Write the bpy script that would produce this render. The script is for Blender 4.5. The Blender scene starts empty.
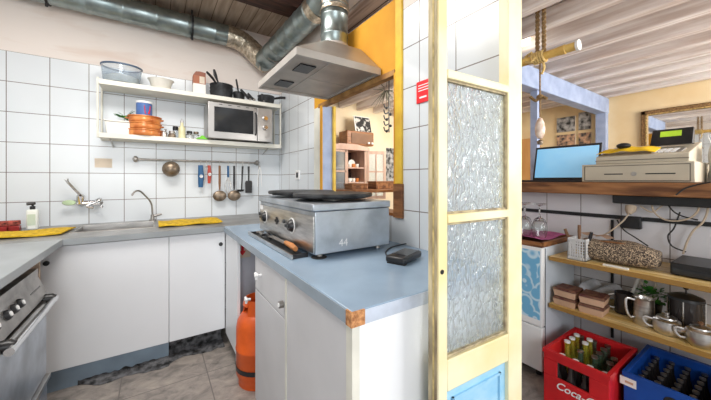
import bpy, bmesh, math, random
from mathutils import Vector, Matrix
random.seed(7)
PI = math.pi
scene = bpy.context.scene
COL = scene.collection

# ------------------------------------------------------------------ camera
F = 299.5; CX = 355.5; HY = 180.0; YAW = math.radians(33.8); H = 1.15
cam_d = bpy.data.cameras.new('camera'); cam = bpy.data.objects.new('camera', cam_d)
COL.objects.link(cam); scene.camera = cam
cam_d.sensor_width = 36; cam_d.lens = 36 * F / 711; cam_d.shift_y = -20 / 711
cam_d.clip_start = 0.02
cam.location = (0, 0, H); cam.rotation_euler = (PI / 2, 0, -YAW)

# ------------------------------------------------------------------ light
w = bpy.data.worlds.new('world'); scene.world = w; w.use_nodes = True
bg = w.node_tree.nodes['Background']; bg.inputs[0].default_value = (0.93, 0.96, 1.0, 1); bg.inputs[1].default_value = 0.62
def area(name, loc, target, sx, sy, power, col=(1, 1, 1)):
    d = bpy.data.lights.new(name, 'AREA'); d.shape = 'RECTANGLE'; d.size = sx; d.size_y = sy
    d.energy = power; d.color = col
    o = bpy.data.objects.new(name, d); COL.objects.link(o); o.location = loc
    o.rotation_euler = (Vector(target) - Vector(loc)).to_track_quat('-Z', 'Y').to_euler()
    return o
area('window_daylight', (-0.75, -2.6, 1.9), (0.0, 2.4, 0.9), 1.8, 1.5, 54, (0.95, 0.98, 1.0))
area('kitchen_fill_light', (-0.1, 1.5, 2.47), (-0.1, 1.55, 0), 1.0, 0.7, 27, (1.0, 0.97, 0.92))  # fill light added under the kitchen ceiling, no fixture there
area('bar_daylight', (3.2, -1.7, 1.7), (3.4, 1.5, 1.4), 2.4, 1.6, 118, (1.0, 0.97, 0.93))
area('bar_back_fill', (2.6, 2.2, 2.1), (2.7, 3.4, 1.1), 0.8, 0.6, 22, (1.0, 0.95, 0.86))  # area light added inside the bar room, aimed at the end wall
scene.view_settings.view_transform = 'Standard'; scene.view_settings.look = 'None'
scene.view_settings.exposure = 0.36; scene.view_settings.gamma = 1
scene.view_settings.use_curve_mapping = False

# ------------------------------------------------------------------ helpers
_s, _c = math.sin(YAW), math.cos(YAW)
def P(px, py, x=None, y=None, z=None):
    """point of the place seen at photo position px,py on a plane x=, y= or z= (z in metres above floor)"""
    u = px - CX
    d = Vector((_s * F + _c * u, _c * F - _s * u, HY - py))
    if x is not None: t = x / d.x
    elif y is not None: t = y / d.y
    else: t = (z - H) / d.z
    return Vector((d.x * t, d.y * t, H + d.z * t))

def nodes(name):
    m = bpy.data.materials.new(name); m.use_nodes = True
    nt = m.node_tree; b = nt.nodes['Principled BSDF']
    return m, nt, b
def N(nt, typ, **kw):
    n = nt.nodes.new(typ)
    for k, v in kw.items():
        if k.startswith('i_'):
            n.inputs[k[2:].replace('_', ' ')].default_value = v
        else: setattr(n, k, v)
    return n
def c4(c): return (c[0], c[1], c[2], 1)
def mat(name, col, rough=0.5, metal=0.0, var=0.06, scale=8, bump=0.0, col2=None, trans=0, alpha=1, emit=0, ior=1.45, stretch=(1, 1, 1), coat=0, spec=None, detail=5):
    m, nt, b = nodes(name)
    L = nt.links.new
    tc = N(nt, 'ShaderNodeTexCoord'); mp = N(nt, 'ShaderNodeMapping'); mp.inputs['Scale'].default_value = stretch
    nz = N(nt, 'ShaderNodeTexNoise'); nz.inputs['Scale'].default_value = scale; nz.inputs['Detail'].default_value = detail
    geo = N(nt, 'ShaderNodeNewGeometry')
    L(geo.outputs['Position'], mp.inputs[0]); L(mp.outputs[0], nz.inputs['Vector'])
    rp = N(nt, 'ShaderNodeValToRGB')
    a = col2 or [max(0, c * (1 - var * 2)) for c in col]
    rp.color_ramp.elements[0].position = 0.35; rp.color_ramp.elements[1].position = 0.65
    rp.color_ramp.elements[0].color = c4(a); rp.color_ramp.elements[1].color = c4([min(1, c * (1 + (0 if col2 else var))) for c in col])
    L(nz.outputs[0], rp.inputs[0]); L(rp.outputs[0], b.inputs['Base Color'])
    b.inputs['Roughness'].default_value = rough; b.inputs['Metallic'].default_value = metal
    b.inputs['IOR'].default_value = ior
    if trans: b.inputs['Transmission Weight'].default_value = trans
    if coat: b.inputs['Coat Weight'].default_value = coat
    if alpha < 1: b.inputs['Alpha'].default_value = alpha
    if spec is not None: b.inputs['Specular IOR Level'].default_value = spec
    if emit:
        L(rp.outputs[0], b.inputs['Emission Color']); b.inputs['Emission Strength'].default_value = emit
    if bump:
        bp = N(nt, 'ShaderNodeBump'); bp.inputs['Strength'].default_value = bump; bp.inputs['Distance'].default_value = 0.01
        L(nz.outputs[0], bp.inputs['Height']); L(bp.outputs[0], b.inputs['Normal'])
    return m

def wall_mat(name, axis, off, offz, top, plaster=(0.80, 0.73, 0.68), tile=(0.71, 0.75, 0.785)):
    """square glazed tiles below `top`, limewashed plaster above; axis 'x' or 'y' runs along the wall"""
    m, nt, b = nodes(name); L = nt.links.new
    geo = N(nt, 'ShaderNodeNewGeometry'); sp = N(nt, 'ShaderNodeSeparateXYZ'); L(geo.outputs['Position'], sp.inputs[0])
    def math_(op, a, bb):
        n = N(nt, 'ShaderNodeMath', operation=op)
        if isinstance(a, (int, float)): n.inputs[0].default_value = a
        else: L(a, n.inputs[0])
        if isinstance(bb, (int, float)): n.inputs[1].default_value = bb
        else: L(bb, n.inputs[1])
        return n.outputs[0]
    def grout(src, o, pitch):
        f = math_('FRACT', math_('DIVIDE', math_('SUBTRACT', src, o - 50 * pitch), pitch), 0)
        d = math_('ABSOLUTE', math_('SUBTRACT', f, 0.5), 0)      # 0.5 at a joint
        return math_('GREATER_THAN', d, 0.5 - 0.0022 / pitch), d
    g1, d1 = grout(sp.outputs[axis.upper()], off, 0.2028); g2, d2 = grout(sp.outputs['Z'], offz, 0.198)
    g = math_('MAXIMUM', g1, g2)
    ns = N(nt, 'ShaderNodeTexNoise', i_Scale=3.0); L(geo.outputs['Position'], ns.inputs['Vector'])
    tr = N(nt, 'ShaderNodeValToRGB'); tr.color_ramp.elements[0].color = c4([t * 0.95 for t in tile]); tr.color_ramp.elements[1].color = c4([min(1, t * 1.03) for t in tile])
    L(ns.outputs[0], tr.inputs[0])
    mx = N(nt, 'ShaderNodeMix', data_type='RGBA'); L(g, mx.inputs['Factor']); L(tr.outputs[0], mx.inputs['A']); mx.inputs['B'].default_value = (0.20, 0.17, 0.16, 1)
    n2 = N(nt, 'ShaderNodeTexNoise', i_Scale=2.2); n2.inputs['Detail'].default_value = 8; n2.inputs['Distortion'].default_value = 0.6
    mp = N(nt, 'ShaderNodeMapping'); mp.inputs['Scale'].default_value = (0.7, 0.7, 3.0); L(geo.outputs['Position'], mp.inputs[0]); L(mp.outputs[0], n2.inputs['Vector'])
    pr = N(nt, 'ShaderNodeValToRGB'); pr.color_ramp.elements[0].position = 0.36; pr.color_ramp.elements[1].position = 0.50
    pr.color_ramp.elements[0].color = c4([plaster[0] * 0.90, plaster[1] * 0.83, plaster[2] * 0.79]); pr.color_ramp.elements[1].color = c4(plaster)
    L(n2.outputs[0], pr.inputs[0])
    up = math_('GREATER_THAN', sp.outputs['Z'], top)
    m2 = N(nt, 'ShaderNodeMix', data_type='RGBA'); L(up, m2.inputs['Factor']); L(mx.outputs['Result'], m2.inputs['A']); L(pr.outputs[0], m2.inputs['B'])
    L(m2.outputs['Result'], b.inputs['Base Color'])
    r = math_('ADD', math_('MULTIPLY', up, 0.6), 0.22); L(r, b.inputs['Roughness'])
    bp = N(nt, 'ShaderNodeBump'); bp.inputs['Strength'].default_value = 0.25; bp.inputs['Distance'].default_value = 0.02
    hh = math_('MULTIPLY', up, n2.outputs[0]); h2 = math_('SUBTRACT', hh, math_('MULTIPLY', g, math_('SUBTRACT', 1.0, up)))
    L(h2, bp.inputs['Height']); L(bp.outputs[0], b.inputs['Normal'])
    return m

def plank_mat(name, axis, pitch, c1, c2, gap=(0.05, 0.03, 0.02), rough=0.75, grain=(14, 1, 14)):
    m, nt, b = nodes(name); L = nt.links.new
    geo = N(nt, 'ShaderNodeNewGeometry'); sp = N(nt, 'ShaderNodeSeparateXYZ'); L(geo.outputs['Position'], sp.inputs[0])
    mp = N(nt, 'ShaderNodeMapping'); mp.inputs['Scale'].default_value = grain; L(geo.outputs['Position'], mp.inputs[0])
    nz = N(nt, 'ShaderNodeTexNoise', i_Scale=2.0); nz.inputs['Detail'].default_value = 7; L(mp.outputs[0], nz.inputs['Vector'])
    rp = N(nt, 'ShaderNodeValToRGB'); rp.color_ramp.elements[0].position = 0.38; rp.color_ramp.elements[1].position = 0.62
    rp.color_ramp.elements[0].color = c4(c1); rp.color_ramp.elements[1].color = c4(c2); L(nz.outputs[0], rp.inputs[0])
    if pitch:
        d = N(nt, 'ShaderNodeMath', operation='DIVIDE'); L(sp.outputs[axis.upper()], d.inputs[0]); d.inputs[1].default_value = pitch
        f = N(nt, 'ShaderNodeMath', operation='FRACT'); L(d.outputs[0], f.inputs[0])
        g = N(nt, 'ShaderNodeMath', operation='LESS_THAN'); L(f.outputs[0], g.inputs[0]); g.inputs[1].default_value = 0.06
        mx = N(nt, 'ShaderNodeMix', data_type='RGBA'); L(g.outputs[0], mx.inputs['Factor']); L(rp.outputs[0], mx.inputs['A']); mx.inputs['B'].default_value = c4(gap)
        L(mx.outputs['Result'], b.inputs['Base Color'])
    else: L(rp.outputs[0], b.inputs['Base Color'])
    b.inputs['Roughness'].default_value = rough
    bp = N(nt, 'ShaderNodeBump'); bp.inputs['Strength'].default_value = 0.35; bp.inputs['Distance'].default_value = 0.01
    L(nz.outputs[0], bp.inputs['Height']); L(bp.outputs[0], b.inputs['Normal'])
    return m

class MB:
    def __init__(s): s.bm = bmesh.new(); s.mi = 0
    def _f(s, vs):
        try:
            f = s.bm.faces.new(vs); f.material_index = s.mi; return f
        except ValueError: return None
    def box(s, x0, x1, y0, y1, z0, z1, rz=0, about=None, M=None):
        ps = [Vector((x, y, z)) for z in (z0, z1) for y in (y0, y1) for x in (x0, x1)]
        if rz:
            c = Vector(about) if about else Vector(((x0 + x1) / 2, (y0 + y1) / 2, 0))
            R = Matrix.Rotation(rz, 3, 'Z'); ps = [R @ (p - c) + c for p in ps]
        if M: ps = [M @ p for p in ps]
        v = [s.bm.verts.new(p) for p in ps]
        for q in ((0, 2, 3, 1), (4, 5, 7, 6), (0, 1, 5, 4), (2, 6, 7, 3), (0, 4, 6, 2), (1, 3, 7, 5)): s._f([v[i] for i in q])
        return s
    def hexa(s, ps):
        v = [s.bm.verts.new(p) for p in ps]
        for q in ((0, 2, 3, 1), (4, 5, 7, 6), (0, 1, 5, 4), (2, 6, 7, 3), (0, 4, 6, 2), (1, 3, 7, 5)): s._f([v[i] for i in q])
        return s
    def tube(s, pts, r, n=10, cap=True, flat=1.0):
        pts = [Vector(p) for p in pts]; rs = r if isinstance(r, (list, tuple)) else [r] * len(pts)
        rings = []; up = None
        for i, p in enumerate(pts):
            a = pts[max(0, i - 1)]; b_ = pts[min(len(pts) - 1, i + 1)]; t = (b_ - a)
            t = t.normalized() if t.length > 1e-9 else Vector((0, 0, 1))
            if up is None: up = Vector((0, 0, 1)) if abs(t.z) < 0.9 else Vector((1, 0, 0))
            e1 = (up - t * up.dot(t)); e1 = e1.normalized() if e1.length > 1e-6 else t.orthogonal().normalized()
            up = e1; e2 = t.cross(e1)
            rings.append([s.bm.verts.new(p + (e1 * math.cos(2 * PI * k / n) + e2 * math.sin(2 * PI * k / n) * flat) * rs[i]) for k in range(n)])
        for a, b_ in zip(rings, rings[1:]):
            for k in range(n): s._f([a[k], a[(k + 1) % n], b_[(k + 1) % n], b_[k]])
        if cap: s._f(rings[0][::-1]); s._f(rings[-1])
        return s
    def lathe(s, prof, c, n=24, M=None, sx=1, sy=1, close=False):
        c = Vector(c); rings = []
        for (r, z) in prof:
            if r < 1e-5:
                p = Vector((0, 0, z)); p = (M @ p) if M else p; rings.append([s.bm.verts.new(c + p)])
            else:
                ring = []
                for k in range(n):
                    p = Vector((r * math.cos(2 * PI * k / n) * sx, r * math.sin(2 * PI * k / n) * sy, z)); p = (M @ p) if M else p
                    ring.append(s.bm.verts.new(c + p))
                rings.append(ring)
        if close: rings.append(rings[0])
        for a, b_ in zip(rings, rings[1:]):
            for k in range(n):
                k2 = (k + 1) % n
                if len(a) == 1 and len(b_) == 1: continue
                if len(a) == 1: s._f([a[0], b_[k2], b_[k]])
                elif len(b_) == 1: s._f([a[k], a[k2], b_[0]])
                else: s._f([a[k], a[k2], b_[k2], b_[k]])
        return s
    def ball(s, c, r, n=14, sx=1, sy=1, sz=1, M=None):
        m = n // 2
        return s.lathe([(r * math.sin(PI * i / m), -r * math.cos(PI * i / m) * sz) for i in range(m + 1)], c, n, M, sx, sy)
    def prism(s, poly, h, M=None):
        """poly: 2D outline in local XY extruded along local Z by h"""
        a = [Vector((p[0], p[1], 0)) for p in poly]; b_ = [Vector((p[0], p[1], h)) for p in poly]
        if M: a = [M @ p for p in a]; b_ = [M @ p for p in b_]
        a = [s.bm.verts.new(p) for p in a]; b_ = [s.bm.verts.new(p) for p in b_]
        s._f(a[::-1]); s._f(b_)
        for k in range(len(a)): s._f([a[k], a[(k + 1) % len(a)], b_[(k + 1) % len(a)], b_[k]])
        return s
    def sheet(s, fn, nu, nv, th=0.003):
        """fn(u,v)->point; a cloth with thickness th"""
        def grid(off):
            return [[s.bm.verts.new(Vector(fn(i / nu, j / nv)) + Vector((0, 0, off))) for j in range(nv + 1)] for i in range(nu + 1)]
        g = grid(th); g2 = grid(0)
        for i in range(nu):
            for j in range(nv):
                s._f([g[i][j], g[i + 1][j], g[i + 1][j + 1], g[i][j + 1]]); s._f([g2[i][j], g2[i][j + 1], g2[i + 1][j + 1], g2[i + 1][j]])
        for i in range(nu):
            s._f([g[i][0], g2[i][0], g2[i + 1][0], g[i + 1][0]]); s._f([g[i][nv], g[i + 1][nv], g2[i + 1][nv], g2[i][nv]])
        for j in range(nv):
            s._f([g[0][j], g[0][j + 1], g2[0][j + 1], g2[0][j]]); s._f([g[nu][j], g2[nu][j], g2[nu][j + 1], g[nu][j + 1]])
        return s
    def build(s, name, m, parent=None, bevel=0.0, smooth=True, sub=0):
        me = bpy.data.meshes.new(name)
        bmesh.ops.recalc_face_normals(s.bm, faces=s.bm.faces)
        s.bm.to_mesh(me); s.bm.free()
        for mm in (m if isinstance(m, (list, tuple)) else [m]): me.materials.append(mm)
        o = bpy.data.objects.new(name, me); COL.objects.link(o)
        if parent:
            M = Matrix.Identity(4); q = parent
            while q: M = q.matrix_basis @ M; q = q.parent
            me.transform(M.inverted()); o.parent = parent
        else:
            xs = [v.co for v in me.vertices]
            c = Vector(((min(p.x for p in xs) + max(p.x for p in xs)) / 2, (min(p.y for p in xs) + max(p.y for p in xs)) / 2, min(p.z for p in xs)))
            me.transform(Matrix.Translation(-c)); o.location = c
        if smooth:
            me.shade_smooth(); me.set_sharp_from_angle(angle=math.radians(38))
        if bevel:
            bv = o.modifiers.new('bevel', 'BEVEL'); bv.width = bevel; bv.segments = 2; bv.limit_method = 'ANGLE'; bv.angle_limit = math.radians(50)
        if sub:
            sb = o.modifiers.new('sub', 'SUBSURF'); sb.levels = sub; sb.render_levels = sub
        return o

def thing(name, label, cat, loc, group=None, rz=0):
    o = bpy.data.objects.new(name, None); COL.objects.link(o); o.location = loc; o.rotation_euler = (0, 0, rz); o.empty_display_size = 0.05
    o['label'] = label; o['category'] = cat
    if group: o['group'] = group
    return o
def tag(o, label, cat, group=None, kind=None):
    o['label'] = label; o['category'] = cat
    if group: o['group'] = group
    if kind: o['kind'] = kind
    return o
def struct(o): o['kind'] = 'structure'; return o
def dup(root, loc, rz=None, label=None):
    r = root.copy(); COL.objects.link(r); r.location = loc
    if rz is not None: r.rotation_euler = (0, 0, rz)
    if label: r['label'] = label
    for ch in list(root.children):
        c = ch.copy(); COL.objects.link(c); c.parent = r
        for g in list(ch.children):
            d = g.copy(); COL.objects.link(d); d.parent = c
    return r
def lettering(name, body, size, M, m, parent, depth=0.0008, shear=0.0, bold=0):
    cu = bpy.data.curves.new(name, 'FONT'); cu.body = body; cu.size = size; cu.extrude = depth; cu.align_x = 'CENTER'; cu.align_y = 'CENTER'; cu.shear = shear; cu.offset = bold
    tmp = bpy.data.objects.new('tmp', cu); COL.objects.link(tmp)
    dg = bpy.context.evaluated_depsgraph_get(); dg.update()
    me = bpy.data.meshes.new_from_object(tmp.evaluated_get(dg)); bpy.data.objects.remove(tmp)
    me.name = name; me.transform(M); me.materials.clear(); me.materials.append(m)
    o = bpy.data.objects.new(name, me); COL.objects.link(o)
    Q = Matrix.Identity(4); q = parent
    while q: Q = q.matrix_basis @ Q; q = q.parent
    me.transform(Q.inverted()); o.parent = parent
    return o
def facing_minus_x(p):   # lettering plane whose reader looks along +x (reading direction is -y)
    return Matrix.Translation(p) @ Matrix(((0, 0, -1, 0), (-1, 0, 0, 0), (0, 1, 0, 0), (0, 0, 0, 1)))
def facing_minus_y(p):
    return Matrix.Translation(p) @ Matrix(((1, 0, 0, 0), (0, 0, -1, 0), (0, 1, 0, 0), (0, 0, 0, 1)))
def arc(c, r, a0, a1, n, ax1, ax2):
    c = Vector(c); ax1 = Vector(ax1); ax2 = Vector(ax2)
    return [c + ax1 * r * math.cos(a0 + (a1 - a0) * i / n) + ax2 * r * math.sin(a0 + (a1 - a0) * i / n) for i in range(n + 1)]
def bez(pts, n=24):
    """Catmull-Rom through pts"""
    p = [Vector(q) for q in pts]; p = [p[0] * 2 - p[1]] + p + [p[-1] * 2 - p[-2]]; out = []
    segs = len(p) - 3; k = max(2, n // segs)
    for i in range(segs):
        a, b_, c, d = p[i:i + 4]
        for j in range(k):
            t = j / k
            out.append(0.5 * ((2 * b_) + (c - a) * t + (2 * a - 5 * b_ + 4 * c - d) * t * t + (3 * b_ - a - 3 * c + d) * t ** 3))
    out.append(p[-2]); return out

# ------------------------------------------------------------------ materials
white_cab = mat('white laminate', (0.82, 0.84, 0.87), 0.35, var=0.015, scale=2)
white_cab2 = mat('grey white laminate', (0.62, 0.62, 0.64), 0.45, var=0.03, scale=4)
white_edge = mat('cream edge', (0.75, 0.74, 0.66), 0.5)
shelf_w = mat('cream shelf paint', (0.80, 0.78, 0.70), 0.5, var=0.03)
blue_lam = mat('blue laminate', (0.27, 0.37, 0.49), 0.22, var=0.05, scale=5, spec=0.6)
blue_edge = mat('laminate edge', (0.30, 0.36, 0.42), 0.4)
grey_lam = mat('grey laminate', (0.32, 0.345, 0.36), 0.35, var=0.05, scale=6)
chip = mat('bare chipboard', (0.66, 0.33, 0.14), 0.9, col2=(0.32, 0.13, 0.05), scale=90, bump=0.5)
steel = mat('brushed steel', (0.62, 0.60, 0.58), 0.30, 1.0, var=0.12, scale=9, stretch=(1, 1, 8))
steel_side = mat('pale scratched steel', (0.50, 0.54, 0.59), 0.36, 0.85, var=0.14, scale=7, bump=0.05)
steel_dark = mat('dull steel', (0.40, 0.38, 0.36), 0.4, 1.0, var=0.15, scale=12)
chrome = mat('chrome', (0.75, 0.75, 0.76), 0.12, 1.0, var=0.02)
galv = mat('galvanised steel', (0.36, 0.42, 0.42), 0.34, 0.9, col2=(0.24, 0.29, 0.29), scale=14, bump=0.08)
foil = mat('aluminium tape', (0.72, 0.64, 0.52), 0.30, 0.9, col2=(0.38, 0.32, 0.24), scale=40, bump=0.6)
hood_m = mat('hood steel', (0.46, 0.42, 0.38), 0.38, 0.7, var=0.08, scale=4)
hood_under = mat('hood filter panel', (0.50, 0.46, 0.42), 0.5, 0.5, var=0.08, scale=8)
hood_lip = mat('hood pale lip', (0.50, 0.47, 0.44), 0.4, 0.3)
black = mat('black plastic', (0.018, 0.018, 0.02), 0.35, var=0.2)
iron = mat('cast iron', (0.035, 0.037, 0.04), 0.45, 0.2, var=0.3, scale=20)
rubber = mat('rubber', (0.03, 0.03, 0.03), 0.8)
yellow_mat = mat('yellow mat', (0.80, 0.52, 0.02), 0.8, col2=(0.50, 0.30, 0.01), scale=45, bump=0.4)
orange_wall = mat('orange board', (0.72, 0.36, 0.03), 0.7, col2=(0.62, 0.28, 0.02), scale=4, bump=0.15)
yellow_paint = mat('yellow gloss paint', (0.82, 0.56, 0.05), 0.45, col2=(0.68, 0.40, 0.04), scale=10, bump=0.1)
door_paint = mat('pale yellow chipped paint', (0.90, 0.83, 0.58), 0.4, col2=(0.84, 0.71, 0.37), scale=5, bump=0.12)
door_edge = mat('worn door edge', (0.72, 0.62, 0.40), 0.8, col2=(0.16, 0.11, 0.07), scale=22, stretch=(1, 1, 0.25), bump=0.5)
blue_panel = mat('sky blue paint', (0.28, 0.58, 0.82), 0.5, col2=(0.42, 0.68, 0.86), scale=12, stretch=(1, 1, 2))
blue_wood = mat('lavender blue beam paint', (0.40, 0.48, 0.66), 0.6, col2=(0.30, 0.37, 0.55), scale=10, bump=0.2)
brown_wood = plank_mat('brown worn wood', 'y', 0, (0.13, 0.05, 0.02), (0.36, 0.16, 0.06), grain=(14, 2, 14))
red_wood = mat('varnished wood', (0.36, 0.15, 0.05), 0.4, col2=(0.20, 0.07, 0.02), scale=12, stretch=(1, 1, 4))
pale_wood = plank_mat('limed wood', 'x', 0, (0.42, 0.30, 0.22), (0.62, 0.48, 0.36))
pine = plank_mat('varnished pine', 'x', 0.05, (0.70, 0.46, 0.14), (0.92, 0.70, 0.34), gap=(0.34, 0.18, 0.04), rough=0.35, grain=(10, 1.2, 10))
dark_beam = mat('dark stained beam', (0.055, 0.022, 0.014), 0.6, var=0.3, stretch=(1, 8, 8))
orange_gas = mat('orange enamel', (0.78, 0.13, 0.02), 0.4, col2=(0.60, 0.09, 0.015), scale=9, bump=0.05)
red_m = mat('red plastic', (0.62, 0.015, 0.02), 0.4, var=0.08)
red_sign = mat('red sign', (0.80, 0.02, 0.03), 0.4)
blue_crate = mat('blue plastic', (0.008, 0.07, 0.36), 0.4, var=0.1)
white_p = mat('white plastic', (0.85, 0.85, 0.85), 0.35, var=0.02)
paper = mat('paper', (0.85, 0.84, 0.80), 0.8, var=0.03)
cream = mat('ivory plastic', (0.56, 0.50, 0.39), 0.45, var=0.03)
cream_dark = mat('ivory groove', (0.16, 0.14, 0.11), 0.6)
copper = mat('amber orange glaze', (0.85, 0.34, 0.10), 0.15, 0.1, col2=(0.50, 0.13, 0.03), scale=12)
glass = mat('clear glass', (0.96, 0.98, 0.98), 0.02, trans=1, var=0)
glass_blue = mat('pale blue glass', (0.82, 0.90, 0.97), 0.05, trans=0.85, var=0.02)
glass_yel = mat('yellow green glass', (0.75, 0.72, 0.10), 0.05, trans=0.7, var=0.02)
glass_gr = mat('green glass', (0.25, 0.42, 0.30), 0.05, trans=0.8, var=0.02)
glass_dark = mat('dark brown glass', (0.035, 0.03, 0.03), 0.08, var=0.1)
smoke_glass = mat('smoked oven glass', (0.03, 0.032, 0.035), 0.08, var=0.2, scale=5)
green_leaf = mat('green leaf', (0.06, 0.28, 0.03), 0.6, col2=(0.02, 0.12, 0.02), scale=30)
green_cloth = mat('lime green cloth', (0.20, 0.62, 0.06), 0.8, scale=40)
tin_blue = mat('blue tin', (0.08, 0.16, 0.40), 0.35, var=0.1)
pink_cloth = mat('pink cloth', (0.62, 0.16, 0.36), 0.9, var=0.1, scale=50)
beige_card = mat('beige card', (0.74, 0.64, 0.52), 0.8)
kraft = mat('kraft board side', (0.60, 0.38, 0.25), 0.8, var=0.08)
maroon = mat('printed maroon lid', (0.09, 0.02, 0.018), 0.6, col2=(0.20, 0.10, 0.06), scale=35)
rope_m = mat('hemp rope', (0.36, 0.23, 0.10), 0.95, col2=(0.15, 0.09, 0.04), scale=160, bump=0.6)
bamboo = mat('yellow bamboo', (0.78, 0.54, 0.16), 0.5, col2=(0.60, 0.36, 0.08), scale=20)
wire_beige = mat('beige cable', (0.58, 0.46, 0.34), 0.6)
wire_blk = mat('black cable', (0.02, 0.02, 0.02), 0.5)
screen_m = mat('lit laptop screen', (0.20, 0.56, 0.90), 0.2, col2=(0.36, 0.68, 0.95), scale=2.0, emit=0.30)
green_lcd = mat('green customer display', (0.40, 0.62, 0.04), 0.3, emit=0.25)
cloth_y = mat('yellow cloth', (0.88, 0.55, 0.01), 0.85, var=0.06, scale=30)
gold_frame = mat('antique gold frame', (0.40, 0.24, 0.10), 0.45, 0.4, col2=(0.14, 0.07, 0.03), scale=70, bump=0.5)
mirror_m = mat('mirror glass', (0.86, 0.87, 0.86), 0.03, 1.0, var=0.01)
photo_bw = mat('black and white photograph', (0.50, 0.49, 0.47), 0.5, col2=(0.02, 0.02, 0.02), scale=17, detail=2)
photo_col = mat('colour photograph', (0.70, 0.42, 0.26), 0.5, col2=(0.05, 0.05, 0.05), scale=20, detail=2)
red_soap = mat('dark red soap', (0.32, 0.02, 0.02), 0.3, var=0.1)
frost = mat('soap bottle', (0.84, 0.87, 0.84), 0.3, var=0.02)
glazed_white = mat('white ceramic', (0.83, 0.80, 0.73), 0.3, var=0.04)
handle_or = mat('orange wooden handle', (0.52, 0.21, 0.07), 0.5)
tool_blue = mat('blue plastic handle', (0.015, 0.09, 0.22), 0.4)
tool_red = mat('red plastic handle', (0.42, 0.05, 0.03), 0.4)
wood_spoon = mat('dark wood', (0.20, 0.10, 0.05), 0.6)
bronze = mat('tarnished steel', (0.27, 0.21, 0.155), 0.38, 0.75, var=0.2, scale=30)
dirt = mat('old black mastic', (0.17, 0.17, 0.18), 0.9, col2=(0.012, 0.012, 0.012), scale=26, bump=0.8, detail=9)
plinth_m = mat('blue grey plinth', (0.26, 0.34, 0.42), 0.5)
plaster_y = mat('warm yellow plaster', (0.86, 0.69, 0.43), 0.85, col2=(0.80, 0.60, 0.33), scale=3, bump=0.1)
plaster_c = mat('cream plaster', (0.85, 0.74, 0.55), 0.85, col2=(0.80, 0.66, 0.44), scale=3, bump=0.1)
lamp_glow = mat('lamp globe', (1.0, 0.9, 0.75), 0.3, emit=3.0)
leopard = None
def leopard_mat():
    m, nt, b = nodes('animal print fabric'); L = nt.links.new
    geo = N(nt, 'ShaderNodeNewGeometry'); v = N(nt, 'ShaderNodeTexVoronoi', feature='DISTANCE_TO_EDGE', i_Scale=75.0)
    nz = N(nt, 'ShaderNodeTexNoise', i_Scale=60.0); mx = N(nt, 'ShaderNodeMix', data_type='VECTOR'); mx.inputs['Factor'].default_value = 0.06
    L(geo.outputs['Position'], nz.inputs['Vector']); L(geo.outputs['Position'], mx.inputs['A']); L(nz.outputs['Color'], mx.inputs['B']); L(mx.outputs['Result'], v.inputs['Vector'])
    r = N(nt, 'ShaderNodeValToRGB'); r.color_ramp.elements[0].position = 0.10; r.color_ramp.elements[1].position = 0.22
    r.color_ramp.elements[0].color = (0.05, 0.035, 0.03, 1); r.color_ramp.elements[1].color = (0.55, 0.42, 0.28, 1)
    L(v.outputs['Distance'], r.inputs[0]); L(r.outputs[0], b.inputs['Base Color']); b.inputs['Roughness'].default_value = 0.9
    return m
leopard = leopard_mat()
def cathedral_glass():
    m, nt, b = nodes('hammered cathedral glass'); L = nt.links.new
    nt.nodes.remove(b); out = nt.nodes['Material Output']
    geo = N(nt, 'ShaderNodeNewGeometry'); mp = N(nt, 'ShaderNodeMapping'); mp.inputs['Scale'].default_value = (1.4, 1.4, 0.62)
    nz = N(nt, 'ShaderNodeTexNoise', i_Scale=22.0); nz.inputs['Detail'].default_value = 1
    mx = N(nt, 'ShaderNodeMix', data_type='VECTOR'); mx.inputs['Factor'].default_value = 0.05
    L(geo.outputs['Position'], mp.inputs[0]); L(mp.outputs[0], nz.inputs['Vector']); L(mp.outputs[0], mx.inputs['A']); L(nz.outputs['Color'], mx.inputs['B'])
    v = N(nt, 'ShaderNodeTexVoronoi', feature='DISTANCE_TO_EDGE', i_Scale=46.0); L(mx.outputs['Result'], v.inputs['Vector'])
    bp = N(nt, 'ShaderNodeBump'); bp.inputs['Strength'].default_value = 1.0; bp.inputs['Distance'].default_value = 0.012
    L(v.outputs['Distance'], bp.inputs['Height'])
    gls = N(nt, 'ShaderNodeBsdfGlass'); gls.inputs['Color'].default_value = (0.95, 0.98, 1, 1); gls.inputs['Roughness'].default_value = 0.03; gls.inputs['IOR'].default_value = 1.35
    df = N(nt, 'ShaderNodeBsdfDiffuse'); df.inputs['Color'].default_value = (0.75, 0.82, 0.86, 1)
    tp = N(nt, 'ShaderNodeBsdfTransparent'); tp.inputs['Color'].default_value = (0.97, 0.985, 1, 1)
    L(bp.outputs[0], gls.inputs['Normal']); L(bp.outputs[0], df.inputs['Normal'])
    r = N(nt, 'ShaderNodeValToRGB'); r.color_ramp.elements[0].position = 0.02; r.color_ramp.elements[1].position = 0.22
    r.color_ramp.elements[0].color = (0.9, 0.9, 0.9, 1); r.color_ramp.elements[1].color = (0.18, 0.18, 0.18, 1); L(v.outputs['Distance'], r.inputs[0])
    m1 = N(nt, 'ShaderNodeMixShader'); L(r.outputs[0], m1.inputs[0]); L(tp.outputs[0], m1.inputs[1]); L(gls.outputs[0], m1.inputs[2])
    m2 = N(nt, 'ShaderNodeMixShader'); m2.inputs[0].default_value = 0.13; L(m1.outputs[0], m2.inputs[1]); L(df.outputs[0], m2.inputs[2])
    L(m2.outputs[0], out.inputs['Surface']); return m
hammered = cathedral_glass()
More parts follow.
